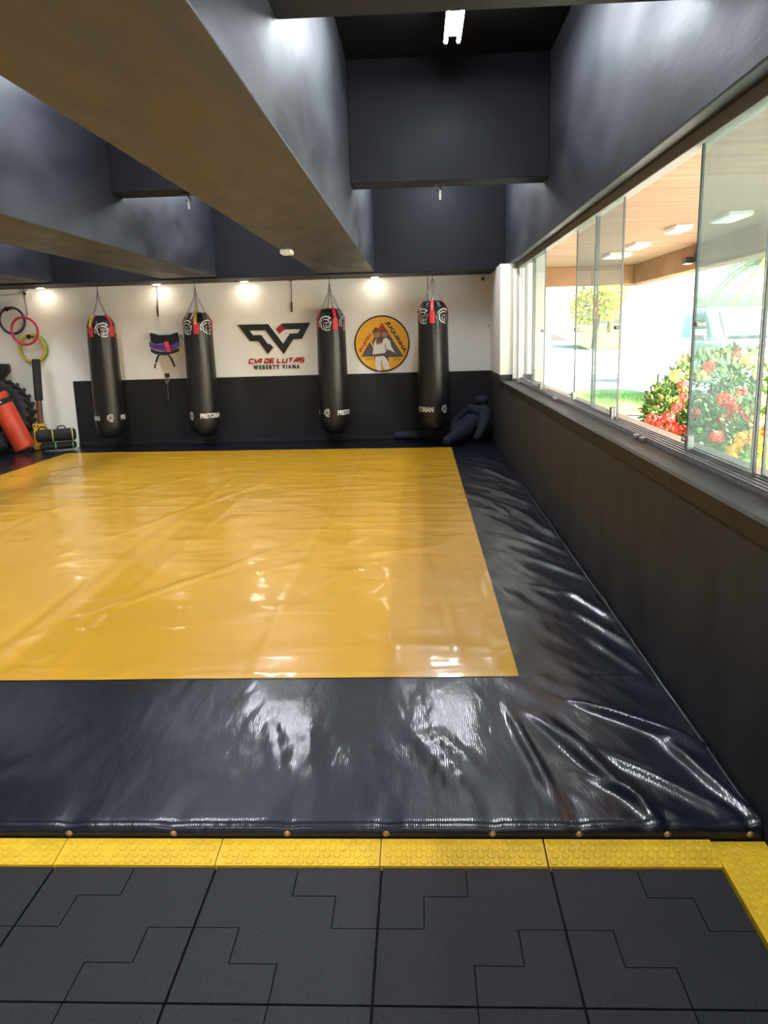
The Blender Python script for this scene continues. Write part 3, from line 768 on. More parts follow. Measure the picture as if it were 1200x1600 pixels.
for xc, nm in ((.29, 'coffer nearest the window'), (-2.0, 'second coffer from the window'), (-4.2, 'third coffer from the window'), (-6.4, 'fourth coffer from the window')):
    for yc, lb in ((5.6, 'between the first two cross beams'), (9.5, 'by the back wall'), (1.5, 'over the rubber tiles'), (-2.6, 'behind the camera')):
        tube_lamp(xc, yc, 'twin tube lamp, %s, %s' % (nm, lb))
for x, lb in ((-5.42, 'leftmost round recessed spotlight, above the hoops'), (-3.72, 'round recessed spotlight above the belt rack'),
              (-2.46, 'round recessed spotlight left of the black W emblem'), (-.60, 'round recessed spotlight above the round orange sign')):
    t = thing('recessed_spotlight', (x, 11.53, 2.38), lb, 'spotlight', 'spotlights in the back soffit')
    MB().lathe((x, 11.53, 2.3805), [(.046, 0), (.062, 0), (.064, -.006), (.060, -.012), (.046, -.008)], 28).build('trim_ring', M['white_plastic'], t, smooth=True)
    MB().lathe((x, 11.53, 2.377), [(.047, 0), (.045, -.010), (.02, -.014), (0, -.015)], 24).build('lens', M['spot_lens'], t, smooth=True)
    if x > -4: MB().box(x-.13, 11.50, 2.368, x-.10, 11.53, 2.381).build('driver_clip', M['dark_steel'], t)

# small fittings on the beams
t = thing('sensor', (-1.26, 7.95, 2.40), 'small white sensor box on the underside of the main beam', 'sensor')
MB().box(-1.315, 7.86, 2.355, -1.205, 8.04, 2.400).build('housing', M['white_plastic'], t, bevel=.012)
MB().cyl((-1.26, 7.92, 2.356), (-1.26, 7.92, 2.349), .016, n=14).build('lens', M['acrylic'], t, smooth=True)
for x, lb in ((.214, 'steel ceiling hook with a white strap under the cross beam near the window'), (-2.06, 'steel ceiling hook under the cross beam of the second coffer')):
    t = thing('ceiling_hook', (x, 7.5, 2.87), lb, 'hook', 'hooks under the cross beams')
    MB().box(x-.05, 7.46, 2.858, x+.05, 7.54, 2.870).build('plate', M['dark_steel'], t)
    MB().tube([(x, 7.5, 2.86), (x, 7.5, 2.835)] + arc((x, 7.5, 2.815), .020, PI/2, PI/2-1.5*PI, 8), .006, 8).build('hook', M['dark_steel'], t, smooth='all')
    MB().box(x-.009, 7.494, 2.735, x+.009, 7.506, 2.815).build('strap', M['white_cloth'], t)

# security camera in the far corner and at the far left, socket and patch on the wall
def cctv(x, z, label, sx):
    t = thing('security_camera', (x, LY, z), label, 'security camera', 'security cameras on the back wall')
    MB().lathe((x, LY, z+.06), [(.032, 0), (.032, .03), (.02, .034)], 18, (0,-1,0)).build('mount', M['white_plastic'], t, smooth=True)
    b = Vector((x, LY-.05, z+.03)); d = Vector((sx, -1, -.28)).normalized()
    MB().cyl((x, LY-.03, z+.06), b, .010, n=8).build('arm', M['white_plastic'], t, smooth=True)
    MB().lathe(b - d*.04, [(.024, 0), (.031, .01), (.031, .115), (.028, .12)], 20, d).build('housing', M['white_plastic'], t, smooth=True)
    MB().lathe(b + d*.078, [(.024, 0), (.024, .004), (0, .005)], 16, d).build('lens', M['black_plastic'], t, smooth=True)
    MB().tube(arc((x+.04, LY-.012, z-.055), .030, 0, 1.9*PI, 16) + [(x+.045, LY-.006, z+.02)], .005, 6).build('cable_loop', M['white_plastic'], t, smooth='all')
cctv(.935, 2.30, 'small white security camera high in the corner by the window', -.25)
cctv(-5.70, 2.30, 'small white security camera on the wall above the coloured hoops', .25)
t = thing('wall_socket', (1.012, LY, 1.62), 'small white socket plate in the corner of the white wall', 'socket')
MB().box(.985, LY-.010, 1.64, 1.03, LY, 1.71).build('plate', M['white_plastic'], t, bevel=.003)
MB().box(1.003, LY-.013, 1.655, 1.018, LY-.009, 1.67).build('outlet', M['sign_grey'], t)

# ------------------------------------------------------------------ straps hanging on the back wall
def strap(x, y, z0, z1, label, clip=.07, dx=-.015):
    t = thing('hanging_strap', (x, y, z0), label, 'strap', 'thin straps hung from the soffit')
    MB().box(x-.03, y-.012, z0-.008, x+.03, y+.012, z0).build('anchor', M['dark_steel'], t)
    MB().tube([(x, y, z0), (x+dx*.3, y, (z0+z1)/2), (x+dx, y, z1)], .0065, 6).build('webbing', M['sign_grey'], t, smooth='all')
    MB().tube([(x+dx, y, z1+.01), (x+dx-.004, y, z1-clip*.4), (x+dx-.002, y, z1-clip)], [.012, .016, .011], 8).build('snap_clip', M['dark_steel'], t, smooth='all')
strap(-3.765, 11.66, 2.38, 2.06, 'thin dark strap hanging above the belt rack', .13)
strap(-1.812, 11.66, 2.38, 2.07, 'thin dark strap hanging to the right above the black W emblem', .13, -.005)
strap(.140, 11.58, 2.38, 2.00, 'thin steel cable strap hanging beside the rightmost punching bag', .05, -.004)
t = thing('wall_hook', (-3.735, LY-.018, .9), 'black ring hook with a thin strip hanging below the belt rack', 'hook')
MB().box(-3.765, LY-.022, 1.055, -3.700, LY, 1.115).build('plate', M['dark_steel'], t)
MB().torus((-3.736, LY-.030, 1.020), .024, .006, (0,1,0), n=16, k=6, sx=1.0).torus((-3.738, LY-.030, .985), .018, .005, (0,1,0), n=14, k=6).build('ring', M['steel'], t, smooth='all')
MB().box(-3.744, LY-.034, .73, -3.728, LY-.026, .975).build('strip', M['sign_grey'], t)

# ------------------------------------------------------------------ belt rack
t = thing('belt_rack', (-3.68, LY, 1.60), 'white wire belt rack on the wall between two punching bags', 'rack')
MB().box(-3.90, LY-.006, 1.60, -3.46, LY, 1.72).build('wall_plate', M['acrylic'], t, bevel=.003)
r_ = MB()
for x in (-3.895, -3.468): r_.tube([(x, LY-.003, 1.67), (x, LY-.15, 1.655), (x, LY-.165, 1.70), (x, LY-.160, 1.75)], .006, 6)
r_.tube([(-3.895, LY-.15, 1.655), (-3.468, LY-.15, 1.655)], .006, 6); r_.tube([(-3.895, LY-.07, 1.663), (-3.468, LY-.07, 1.663)], .006, 6)
r_.build('arms', M['white_plastic'], t, smooth='all')
def drape(mb, x0, x1, z, y, hang, wd, th=.006, n=14):
    """belt laid over the rail, both sides hanging"""
    vs = []
    for i in range(n+1):
        x = x0+(x1-x0)*i/n; k = 4*(i/n)*(1-i/n)
        zz = z - hang*(.55+.45*k) + .012*noise.noise(Vector((x*14, z*9, 0)))
        yy = y - .02*k + .01*noise.noise(Vector((x*9, 2, z*5)))
        vs += [(x, yy, zz), (x, yy-th, zz), (x, yy-th, zz+wd), (x, yy, zz+wd)]
    fs = [(0,1,2,3), (n*4+3, n*4+2, n*4+1, n*4)]
    for i in range(n):
        for k in range(4): fs.append((i*4+k, (i+1)*4+k, (i+1)*4+(k+1) % 4, i*4+(k+1) % 4))
    mb.add(vs, fs)
def tail(mb, pts, wd, th=.006):
    vs = []
    for i, (x, y, z) in enumerate(pts): vs += [(x-wd/2, y, z), (x-wd/2, y-th, z), (x+wd/2, y-th, z), (x+wd/2, y, z)]
    n = len(pts)-1; fs = [(0,1,2,3), (n*4+3, n*4+2, n*4+1, n*4)]
    for i in range(n):
        for k in range(4): fs.append((i*4+k, (i+1)*4+k, (i+1)*4+(k+1) % 4, i*4+(k+1) % 4))
    mb.add(vs, fs)
t = thing('belt', (-3.68, 11.54, 1.5), 'black cloth belt folded over the rack rail with a red end bar', 'belt', 'belts on the rack')
b_ = MB(); drape(b_, -3.885, -3.475, 1.665, 11.545, .10, .095); drape(b_, -3.885, -3.475, 1.67, 11.575, .11, .10); drape(b_, -3.88, -3.46, 1.64, 11.53, .12, .06)
b_.box(-3.885, 11.535, 1.652, -3.475, 11.575, 1.668); b_.build('belt_cloth', M['black_cloth'], t, smooth=True)
tail_ = MB(); tail(tail_, [(-3.625, 11.435, 1.575), (-3.605, 11.415, 1.50), (-3.578, 11.412, 1.425)], .062); tb_ = tail_.build('red_bar', M['red_strap'], t); tb_['label'] = 'red bar on the belt end'
t = thing('belt', (-3.66, 11.50, 1.42), 'crumpled purple belt hung in a swag on the rack', 'belt', 'belts on the rack')
b_ = MB(); drape(b_, -3.885, -3.45, 1.575, 11.490, .13, .07, .02); b_.sphere((-3.71, 11.465, 1.52), .045, 12, 8, (1.8, .6, .8)).sphere((-3.64, 11.462, 1.515), .035, 12, 8, (1.3, .6, .9))
b_.build('belt_cloth', M['purple'], t, smooth=True)
t = thing('belt', (-3.68, 11.48, 1.20), 'navy belt with two loose ends hanging below the rack', 'belt', 'belts on the rack')
b_ = MB(); drape(b_, -3.86, -3.45, 1.495, 11.455, .11, .05, .012); b_.sphere((-3.665, 11.440, 1.405), .032, 12, 8, (1.4, .5, .8)); b_.build('belt_cloth', M['navy'], t, smooth=True)
b_ = MB(); tail(b_, [(-3.72, 11.440, 1.41), (-3.78, 11.478, 1.36), (-3.815, 11.485, 1.28)], .030); b_.build('belt_end', M['navy'], t)
b_ = MB(); tail(b_, [(-3.82, 11.483, 1.27), (-3.842, 11.488, 1.20)], .030); b_.build('belt_tip', M['sign_grey'], t)
b_ = MB(); tail(b_, [(-3.63, 11.440, 1.41), (-3.585, 11.478, 1.34), (-3.545, 11.49, 1.215)], .030); b_.build('belt_end', M['navy'], t)
t = thing('belt', (-3.66, 11.60, 1.40), 'white cloth belt showing below the purple belt on the rack', 'belt', 'belts on the rack')
b_ = MB(); drape(b_, -3.89, -3.44, 1.60, 11.61, .19, .10, .010); b_.box(-3.885, 11.600, 1.60, -3.87, 11.68, 1.666).box(-3.47, 11.600, 1.60, -3.455, 11.68, 1.666)
b_.build('belt_cloth', M['white_cloth'], t, smooth=True)

# ------------------------------------------------------------------ hoops on the wall
def hoop(x, z, R, y, m, label, r=.017):
    o = MB().torus((x, y, z), R, r, (0.0, 1, .04), n=56, k=10).build('training_hoop', m, None, smooth='all'); tag(o, label, 'hoop', 'coloured hoops on the wall')
hoop(-5.957, 1.937, .186, 11.66, M['hoop_purple'], 'dark purple hoop hung highest on the wall')
hoop(-5.690, 1.530, .200, 11.675, M['hoop_green'], 'green hoop mostly hidden behind the yellow hoop')
hoop(-5.700, 1.530, .195, 11.640, M['hoop_yellow'], 'yellow hoop hung lowest on the wall')
hoop(-5.752, 1.783, .195, 11.585, M['hoop_red'], 'red hoop overlapping the purple and yellow hoops')
for x, z, lb in ((-5.972, 2.100, 'round black wall peg inside the dark purple hoop'), (-5.695, 1.698, 'round black wall peg inside the yellow hoop')):
    t = thing('wall_peg', (x, LY, z), lb, 'peg', 'black pegs holding the hoops')
    MB().cyl((x, LY, z), (x, LY-.12, z), .012, n=10).build('stem', M['black_plastic'], t, smooth=True)
    MB().lathe((x, LY-.12, z), [(.02, 0), (.034, .006), (.034, .016), (0, .022)], 18, (0,-1,0)).build('knob', M['black_plastic'], t, smooth=True)
t = thing('wall_cable', (-5.73, LY, 2.0), 'grey cord running down the wall to the red hoop', 'cord')
MB().tube([(-5.74, LY-.008, 2.378), (-5.735, LY-.010, 2.20), (-5.722, LY-.012, 2.03), (-5.72, LY-.06, 1.985)], .006, 6).build('cable', M['alu'], t, smooth='all')
MB().tube([(-6.3, LY-.006, 2.36), (-6.05, LY-.006, 2.30), (-5.85, LY-.006, 2.31), (-5.74, LY-.006, 2.36)], .003, 5).build('thin_wire', M['dark_steel'], t, smooth='all')

# ------------------------------------------------------------------ equipment in the far left corner
FZ = MZ + .012
def big_tyre():
    c = Vector((-6.22, 11.42, .60)); R = .52
    nrm = Vector((0, -1, .10)).normalized()
    t = thing('tractor_tyre', (-6.17, 11.5, MZ), 'large black tractor tyre leaning on the white wall behind the red-orange bag', 'tyre')
    MB().lathe(c, [(.27, -.10), (.34, -.125), (.44, -.13), (.485, -.11), (.497, -.07), (.497, .07), (.485, .11), (.44, .13), (.34, .125), (.27, .10), (.27, -.10)], 64, nrm).build('casing', M['tyre'], t, smooth='all')
    u = Vector((1,0,0)); v = nrm.cross(u).normalized(); tr_ = MB()
    for i in range(26):
        for sgn in (-1, 1):
            a = 2*PI*(i+(.5 if sgn > 0 else 0))/26
            d = u*math.cos(a)+v*math.sin(a); tn = -u*math.sin(a)+v*math.cos(a)
            tr_.obox(c + d*.497 + nrm*(.062*sgn), nrm*1.0 + tn*(.55*sgn), tn - nrm*(.55*sgn), d, .068, .022, .024)
    tr_.build('tread_lugs', M['tyre'], t)
big_tyre()
def leaning_bag(name, a, b, r, m, label, cat, band=True, letters=False):
    a = Vector(a); b = Vector(b); d = (b-a).normalized(); L = (b-a).length
    t = thing(name, tuple(a), label, cat)
    MB().lathe(a, [(0, 0), (r*.88, 0), (r*.97, .012), (r, .03), (r*1.01, L*.5), (r, L-.05), (r*.96, L-.02), (r*.85, L), (0, L+.004)], 40, d).build('bag_body', m, t, smooth=True)
    if band:
        bd = MB().lathe(a + d*(L-.17), [(r+.001, 0), (r+.004, .002), (r+.004, .075), (r+.001, .077)], 40, d).build('black_band', M['black_cloth'], t, smooth=True); bd['label'] = 'black band'
        e = MB()
        for k in (-.5, -.1, .3):
            s_ = d.cross(Vector((0,-1,0))).normalized(); q = (-s_*math.sin(k) + (Vector((0,-1,0)) - d*d.dot(Vector((0,-1,0)))).normalized()*math.cos(k))
            p = a + d*(L-.13) + q*(r+.004); e.lathe(p, [(.013, 0), (.013, .004), (0, .006)], 12, q)
        e.build('rivets', M['steel'], t, smooth=True)
    if letters:
        f_ = (Vector((0,-1,0)) - d*d.dot(Vector((0,-1,0)))).normalized(); s_ = d.cross(f_)
        e = MB()
        for i in range(6):
            c = a + d*(.07+.035*i) + f_*(r+.003) + s_*.06
            e.obox(c, s_, d, f_, .018+.012*(i % 2), .006, .0008)
            e.obox(c + s_*.05 + d*.01, s_, d, f_, .006, .012, .0008)
        e.build('white_print', M['white_print'], t)
    return t
leaning_bag('training_bag', (-5.715, 11.10, FZ+.052), (-6.0, 11.02, .915), .150, M['orange_bag'], 'red-orange cylindrical training bag leaning against the tyre', 'training bag')
leaning_bag('training_bag', (-5.98, 10.82, FZ+.05), (-6.34, 10.90, .86), .150, M['black_cloth'], 'black cylindrical training bag with white print at the left edge of the photo', 'training bag', False, True)
t = thing('strike_pad', (-6.25, LY, 1.10), 'black curved strike pad fixed on the wall above the tyre', 'strike pad')
MB().prism([(-6.42,1.12),(-6.20,1.10),(-6.10,1.185),(-6.085,1.22),(-6.085,1.295),(-6.10,1.318),(-6.42,1.325)], (0, LY-.001, 0), (1,0,0), (0,0,1), .10).build('pad', M['black_plastic'], t, bevel=.02, seg=4)
MB().box(-6.36, LY-.115, 1.14, -6.19, LY-.098, 1.17).build('strap', M['black_cloth'], t, bevel=.004)
# brown post with a foam sleeve and a yellow foot
t = thing('padded_post', (-5.62, 11.40, MZ), 'brown post with black foam sleeve and yellow foot against the white wall', 'padded post')
a, b = Vector((-5.605, 11.42, .40)), Vector((-5.595, 11.50, 1.375)); m1 = a + (b-a)*.39
MB().cyl(a, a+(b-a)*.95, .042, n=20).build('post', M['brown_post'], t, smooth=True)
MB().lathe(m1, [(.043, 0), (.058, .004), (.059, (b-m1).length-.01), (.052, (b-m1).length), (0, (b-m1).length+.002)], 24, (b-m1)).build('foam_sleeve', M['black_cloth'], t, smooth=True)
f_ = MB().prism([(-5.70,.065),(-5.60,.065),(-5.56,.17),(-5.535,.33),(-5.52,.445),(-5.69,.445),(-5.675,.33),(-5.70,.2)], (0, 11.42, 0), (1,0,0), (0,0,1), .09).build('foot', M['yellow_strap'], t, bevel=.008); f_['label'] = 'yellow foot'
k_ = MB()
for x in (-5.655, -5.605): k_.cyl((x, 11.334, .415), (x, 11.326, .415), .014, n=12)
k_.build('bolts', M['dark_steel'], t, smooth=True)
def power_bag(z, label, trim_m, top, x0=-5.58, y0=11.16, x1=-5.12, y1=11.38, r=.100):
    a = Vector((x0, y0, z)); b = Vector((x1, y1, z)); d = (b-a).normalized(); L = (b-a).length
    t = thing('power_bag', (x0, y0, z-r), label, 'power bag', 'stacked power bags in the corner')
    MB().lathe(a, [(0, -.028), (r*.6, -.022), (r*.9, -.002), (r, .04), (r, L*.38), (r*.93, L*.42), (r*.93, L*.5), (r, L*.54), (r, L-.04), (r*.9, L), (r*.6, L+.018), (0, L+.022)], 36, d).build('bag_body', M['black_cloth'], t, smooth='all')
    for k in (.40, .93):
        MB().torus(a + d*(L*k), r*1.0, .010, d, n=36, k=8).build('piping', trim_m, t, smooth='all')
    side = d.cross(Vector((0,0,1))).normalized()
    for k in ((.16, .66) if top else ()):
        c = a + d*(L*k)
        p = [c + d*(.055*math.cos(q)) + Vector((0,0,r-.006+.045*math.sin(q)**.6 if math.sin(q) > 0 else r-.006)) - side*0 for q in [PI*i/10 for i in range(11)]]
        MB().tube(p, .009, 8).build('handle', M['black_cloth'], t, smooth='all')
    return t
power_bag(FZ+.057, 'lower black power bag with green-grey piping, under the other', M['hoop_green'], False, -5.50, 11.17, -5.10, 11.38, .055)
power_bag(FZ+.212, 'upper black power bag with pale yellow piping, on top of the other', mat('pale_yellow_piping', (.62, .45, .12), .5), True, -5.54, 11.15, -5.09, 11.38, .094)

# ------------------------------------------------------------------ grappling dummy slumped in the corner
def skin_mesh(name, nodes, edges, root, m, parent, sub=2):
    off = Vector(parent['_o'])
    keys = list(nodes); me = bpy.data.meshes.new(name)
    me.from_pydata([Vector(nodes[k][0])-off for k in keys], [(keys.index(a), keys.index(b)) for a, b in edges], [])
    o = bpy.data.objects.new(name, me); C.objects.link(o)
    md = o.modifiers.new('skin', 'SKIN'); md.use_smooth_shade = True
    for i, k in enumerate(keys):
        sv = me.skin_vertices[0].data[i]; r = nodes[k][1]
        sv.radius = r if isinstance(r, tuple) else (r, r); sv.use_root = (k == root)
    s = o.modifiers.new('subdivision', 'SUBSURF'); s.levels = sub; s.render_levels = sub
    dg = bpy.context.evaluated_depsgraph_get(); dg.update()
    nm = bpy.data.meshes.new_from_object(o.evaluated_get(dg))
    bpy.data.objects.remove(o); bpy.data.meshes.remove(me)
    nm.name = name; nm.materials.clear(); nm.materials.append(m)
    nm.polygons.foreach_set('use_smooth', [True]*len(nm.polygons))
    o = bpy.data.objects.new(name, nm); C.objects.link(o); o.parent = parent; o['_o'] = list(off)
    return o
t = thing('grappling_dummy', (.55, 11.15, MZ), 'dark navy cloth grappling dummy lying slumped in the corner below the window', 'grappling dummy')
N_ = {'pelvis': ((.52, 11.13, .20), (.135, .115)), 'waist': ((.64, 11.19, .28), (.135, .11)), 'chest': ((.79, 11.27, .40), (.165, .12)), 'collar': ((.865, 11.32, .49), (.12, .095)),
      'neck': ((.875, 11.35, .55), .062), 'head0': ((.877, 11.36, .605), .092), 'head1': ((.879, 11.36, .665), .093), 'head2': ((.880, 11.35, .70), .058),
      'hipa': ((.42, 11.34, .17), .095), 'kneea': ((.06, 11.50, .135), .070), 'anklea': ((-.27, 11.55, .128), .058), 'heela': ((-.34, 11.56, .130), .060), 'toea': ((-.385, 11.52, .150), .045),
      'hipb': ((.56, 11.00, .19), .105), 'kneeb': ((.50, 10.86, .20), .085), 'ankleb': ((.385, 10.78, .150), .062), 'footb': ((.33, 10.745, .135), .068), 'toeb': ((.42, 10.70, .125), .055),
      'sha': ((.74, 11.40, .50), .075), 'elba': ((.60, 11.47, .40), .058), 'wria': ((.50, 11.46, .30), .045), 'hana': ((.44, 11.44, .26), .045),
      'shb': ((.925, 11.20, .45), .080), 'elbb': ((.86, 11.02, .28), .066), 'wrib': ((.80, 10.95, .165), .048), 'hanb': ((.74, 10.93, .125), .048)}
E_ = [('pelvis','waist'),('waist','chest'),('chest','collar'),('collar','neck'),('neck','head0'),('head0','head1'),('head1','head2'),('pelvis','hipa'),('hipa','kneea'),('kneea','anklea'),('anklea','heela'),('heela','toea'),
      ('pelvis','hipb'),('hipb','kneeb'),('kneeb','ankleb'),('ankleb','footb'),('footb','toeb'),('collar','sha'),('sha','elba'),('elba','wria'),('wria','hana'),('collar','shb'),('shb','elbb'),('elbb','wrib'),('wrib','hanb')]
N_ = {k: (p, tuple(q*1.13 for q in r) if isinstance(r, tuple) else r*(1.18 if k.startswith('head') else 1.2 if k[:2] in ('sh', 'el', 'hi') else 1.08)) for k, (p, r) in N_.items()}
skin_mesh('body', N_, E_, 'pelvis', M['dummy'], t)
lb_ = MB().obox((.605, 11.035, .262), (.8, .35, .3), (.2,-.6,.6), (.1,-.7,-.6), .018, .008, .006).build('white_tag', M['white_cloth'], t); lb_['label'] = 'small white tag'
MB().tube([(.845, 11.24, .545), (.80, 11.165, .47), (.72, 11.10, .36), (.64, 11.04, .27)], .007, 6).build('jacket_seam', M['navy'], t, smooth='all')

# ------------------------------------------------------------------ outside
GZ = .13
struct(MB().box(1.32, NY, .80, 1.53, WEND+1.6, .935).build('trim_2', M['ledge'], bevel=.01))
struct(MB().box(1.32, NY, GZ-.05, 1.50, WEND+1.6, .80).build('wall_outside_base', M['column']))
struct(MB().box(1.50, -40, GZ-.3, 120, 130, GZ).build('ground_paving', M['paving']))
struct(MB().box(1.32, -9, 2.75, 4.35, 16.4, 2.95).build('ceiling_veranda', M['veranda']))
struct(MB().box(4.08, -9, 2.40, 4.35, 16.4, 2.75).build('veranda_beam', M['veranda_beam'], bevel=.01))
struct(MB().box(1.45, 15.7, 2.40, 4.08, 16.0, 2.75).build('veranda_beam', M['veranda_beam'], bevel=.01))
struct(MB().box(1.85, 15.25, GZ-.05, 2.04, 15.45, 2.76).build('column', M['column'], bevel=.01))
struct(MB().box(1.45, 10.3, GZ-.05, 1.62, 15.7, 2.76).build('wall_outside_far', M['column'])) if False else None
# ceiling lamps of the veranda (unlit panels) and a flood lamp on its beam
for x, y, w_, l_, lb in ((3.42, 9.24, .26, .60, 'white veranda ceiling lamp nearest the camera'), (3.16, 10.2, .20, .5, 'second white veranda ceiling lamp from the camera'),
                         (3.16, 12.0, .22, .6, 'third white veranda ceiling lamp from the camera'), (3.2, 13.4, .35, .6, 'farthest white veranda ceiling lamp')):
    t = thing('veranda_lamp', (x, y, 2.75), lb, 'ceiling lamp', 'white lamps under the veranda ceiling')
    MB().box(x-w_/2, y-l_/2, 2.70, x+w_/2, y+l_/2, 2.75).build('housing', M['white_frame'], t, bevel=.008)
    MB().box(x-w_/2+.02, y-l_/2+.02, 2.692, x+w_/2-.02, y+l_/2-.02, 2.701).build('diffuser', M['acrylic'], t)
t = thing('flood_lamp', (4.06, 12.3, 2.55), 'small dark flood lamp fixed on the veranda beam', 'flood lamp')
MB().box(4.05, 12.22, 2.50, 4.08, 12.38, 2.62).build('bracket', M['dark_steel'], t)
MB().obox((3.96, 12.26, 2.52), (1,.2,0), (0,1,0), (0,.2,1), .06, .11, .045).build('housing', M['dark_steel'], t, bevel=.01)
MB().obox((3.94, 12.20, 2.47), (1,.2,0), (0,1,0), (0,.2,1), .05, .09, .006).build('lens', M['car_lamp'], t)

# lawns, kerb
def lawn(x0, y0, x1, y1, z, label, hill=None, blades=0, bl=(0,0,0,0)):
    mb = MB(); xs = lines(x0, x1, max(.25, (x1-x0)/50)); ys = lines(y0, y1, max(.25, (y1-y0)/50))
    mb.grid(xs, ys, lambda x, y: z + (hill(x, y) if hill else 0) + .02*noise.noise(Vector((x*2, y*2, 0))))
    for i in range(blades):
        x = random.uniform(bl[0], bl[2]); y = random.uniform(bl[1], bl[3]); a = random.uniform(0, 6.28); h = random.uniform(.05, .13)
        d = Vector((math.cos(a), math.sin(a), 0)); p = Vector((x, y, z)); e = Vector((random.uniform(-.04, .04), random.uniform(-.04, .04), h))
        mb.add([p-d*.004, p+d*.004, p+e], [(0,1,2)])
    o = mb.build('lawn', M['grass'], None, merge=False); tag(o, label, 'grass', kind='stuff'); return o
lawn(2.45, 7.2, 6.2, 11.4, GZ+.02, 'green grass growing around the flowering bush', None, 5000, (2.45, 7.2, 5.0, 11.4))
lawn(2.55, 13.45, 5.1, 19.9, GZ+.02, 'green grass strip beyond the veranda column', None, 4000, (2.55, 13.45, 5.0, 18))
struct(MB().box(3.2, 19.9, GZ-.02, 7.6, 26.6, GZ+.02).build('ground_kerb', M['kerb']))
struct(MB().box(2.0, 34, GZ-.02, 60, 60, GZ+.03).build('ground_road', M['road']))
lawn(13, 62, 29, 90, GZ+.05, 'bright green hillside lawn beyond the white road', lambda x, y: max(0, (y-62))*.075)

def leaf_cloud(mb, ells, n, size, up=.3, jitter=.35):
    for i in range(n):
        c, r = random.choice(ells) if not isinstance(ells[0][0], float) else ells
        while True:
            v = Vector((random.gauss(0,1), random.gauss(0,1), random.gauss(0,1)))
            if v.length > .01: break
        v.normalize(); k = 1-abs(random.gauss(0, .16))
        p = Vector((c[0]+v.x*r[0]*k, c[1]+v.y*r[1]*k, c[2]+v.z*r[2]*k))
        if p.z < GZ+.02: continue
        d = (v + Vector((random.uniform(-1,1), random.uniform(-1,1), random.uniform(-.6,1)))*.8).normalized()
        s = d.cross(Vector((random.uniform(-1,1), random.uniform(-1,1), 1))).normalized(); L = size*random.uniform(.6, 1.25); nn = s.cross(d)
        mb.add([p, p+d*L*.35+s*L*.22, p+d*L*.7+s*L*.18, p+d*L+nn*L*.1, p+d*L*.7-s*L*.18, p+d*L*.35-s*L*.22, p+d*L*.5-nn*L*.06], [(0,1,6),(1,2,6),(2,3,6),(3,4,6),(4,5,6),(5,0,6)])
def flower_mesh(m, seed):
    rn = random.Random(seed); mb = MB()
    for i in range(46):
        v = Vector((rn.gauss(0,1), rn.gauss(0,1), rn.gauss(.5,.8))).normalized(); p = v*.058*rn.uniform(.8,1.05)
        a = v.cross(Vector((0,0,1.01))).normalized(); b = v.cross(a)
        for k in range(4):
            q = k*PI/2+rn.uniform(0,.6); d = a*math.cos(q)+b*math.sin(q); e = v.cross(d)
            mb.add([p, p+d*.010+e*.005, p+d*.020+v*.004, p+d*.010-e*.005], [(0,1,2,3)])
    me = bpy.data.meshes.new('flower_cluster'); me.from_pydata(mb.v, [], mb.f); me.materials.append(m); return me
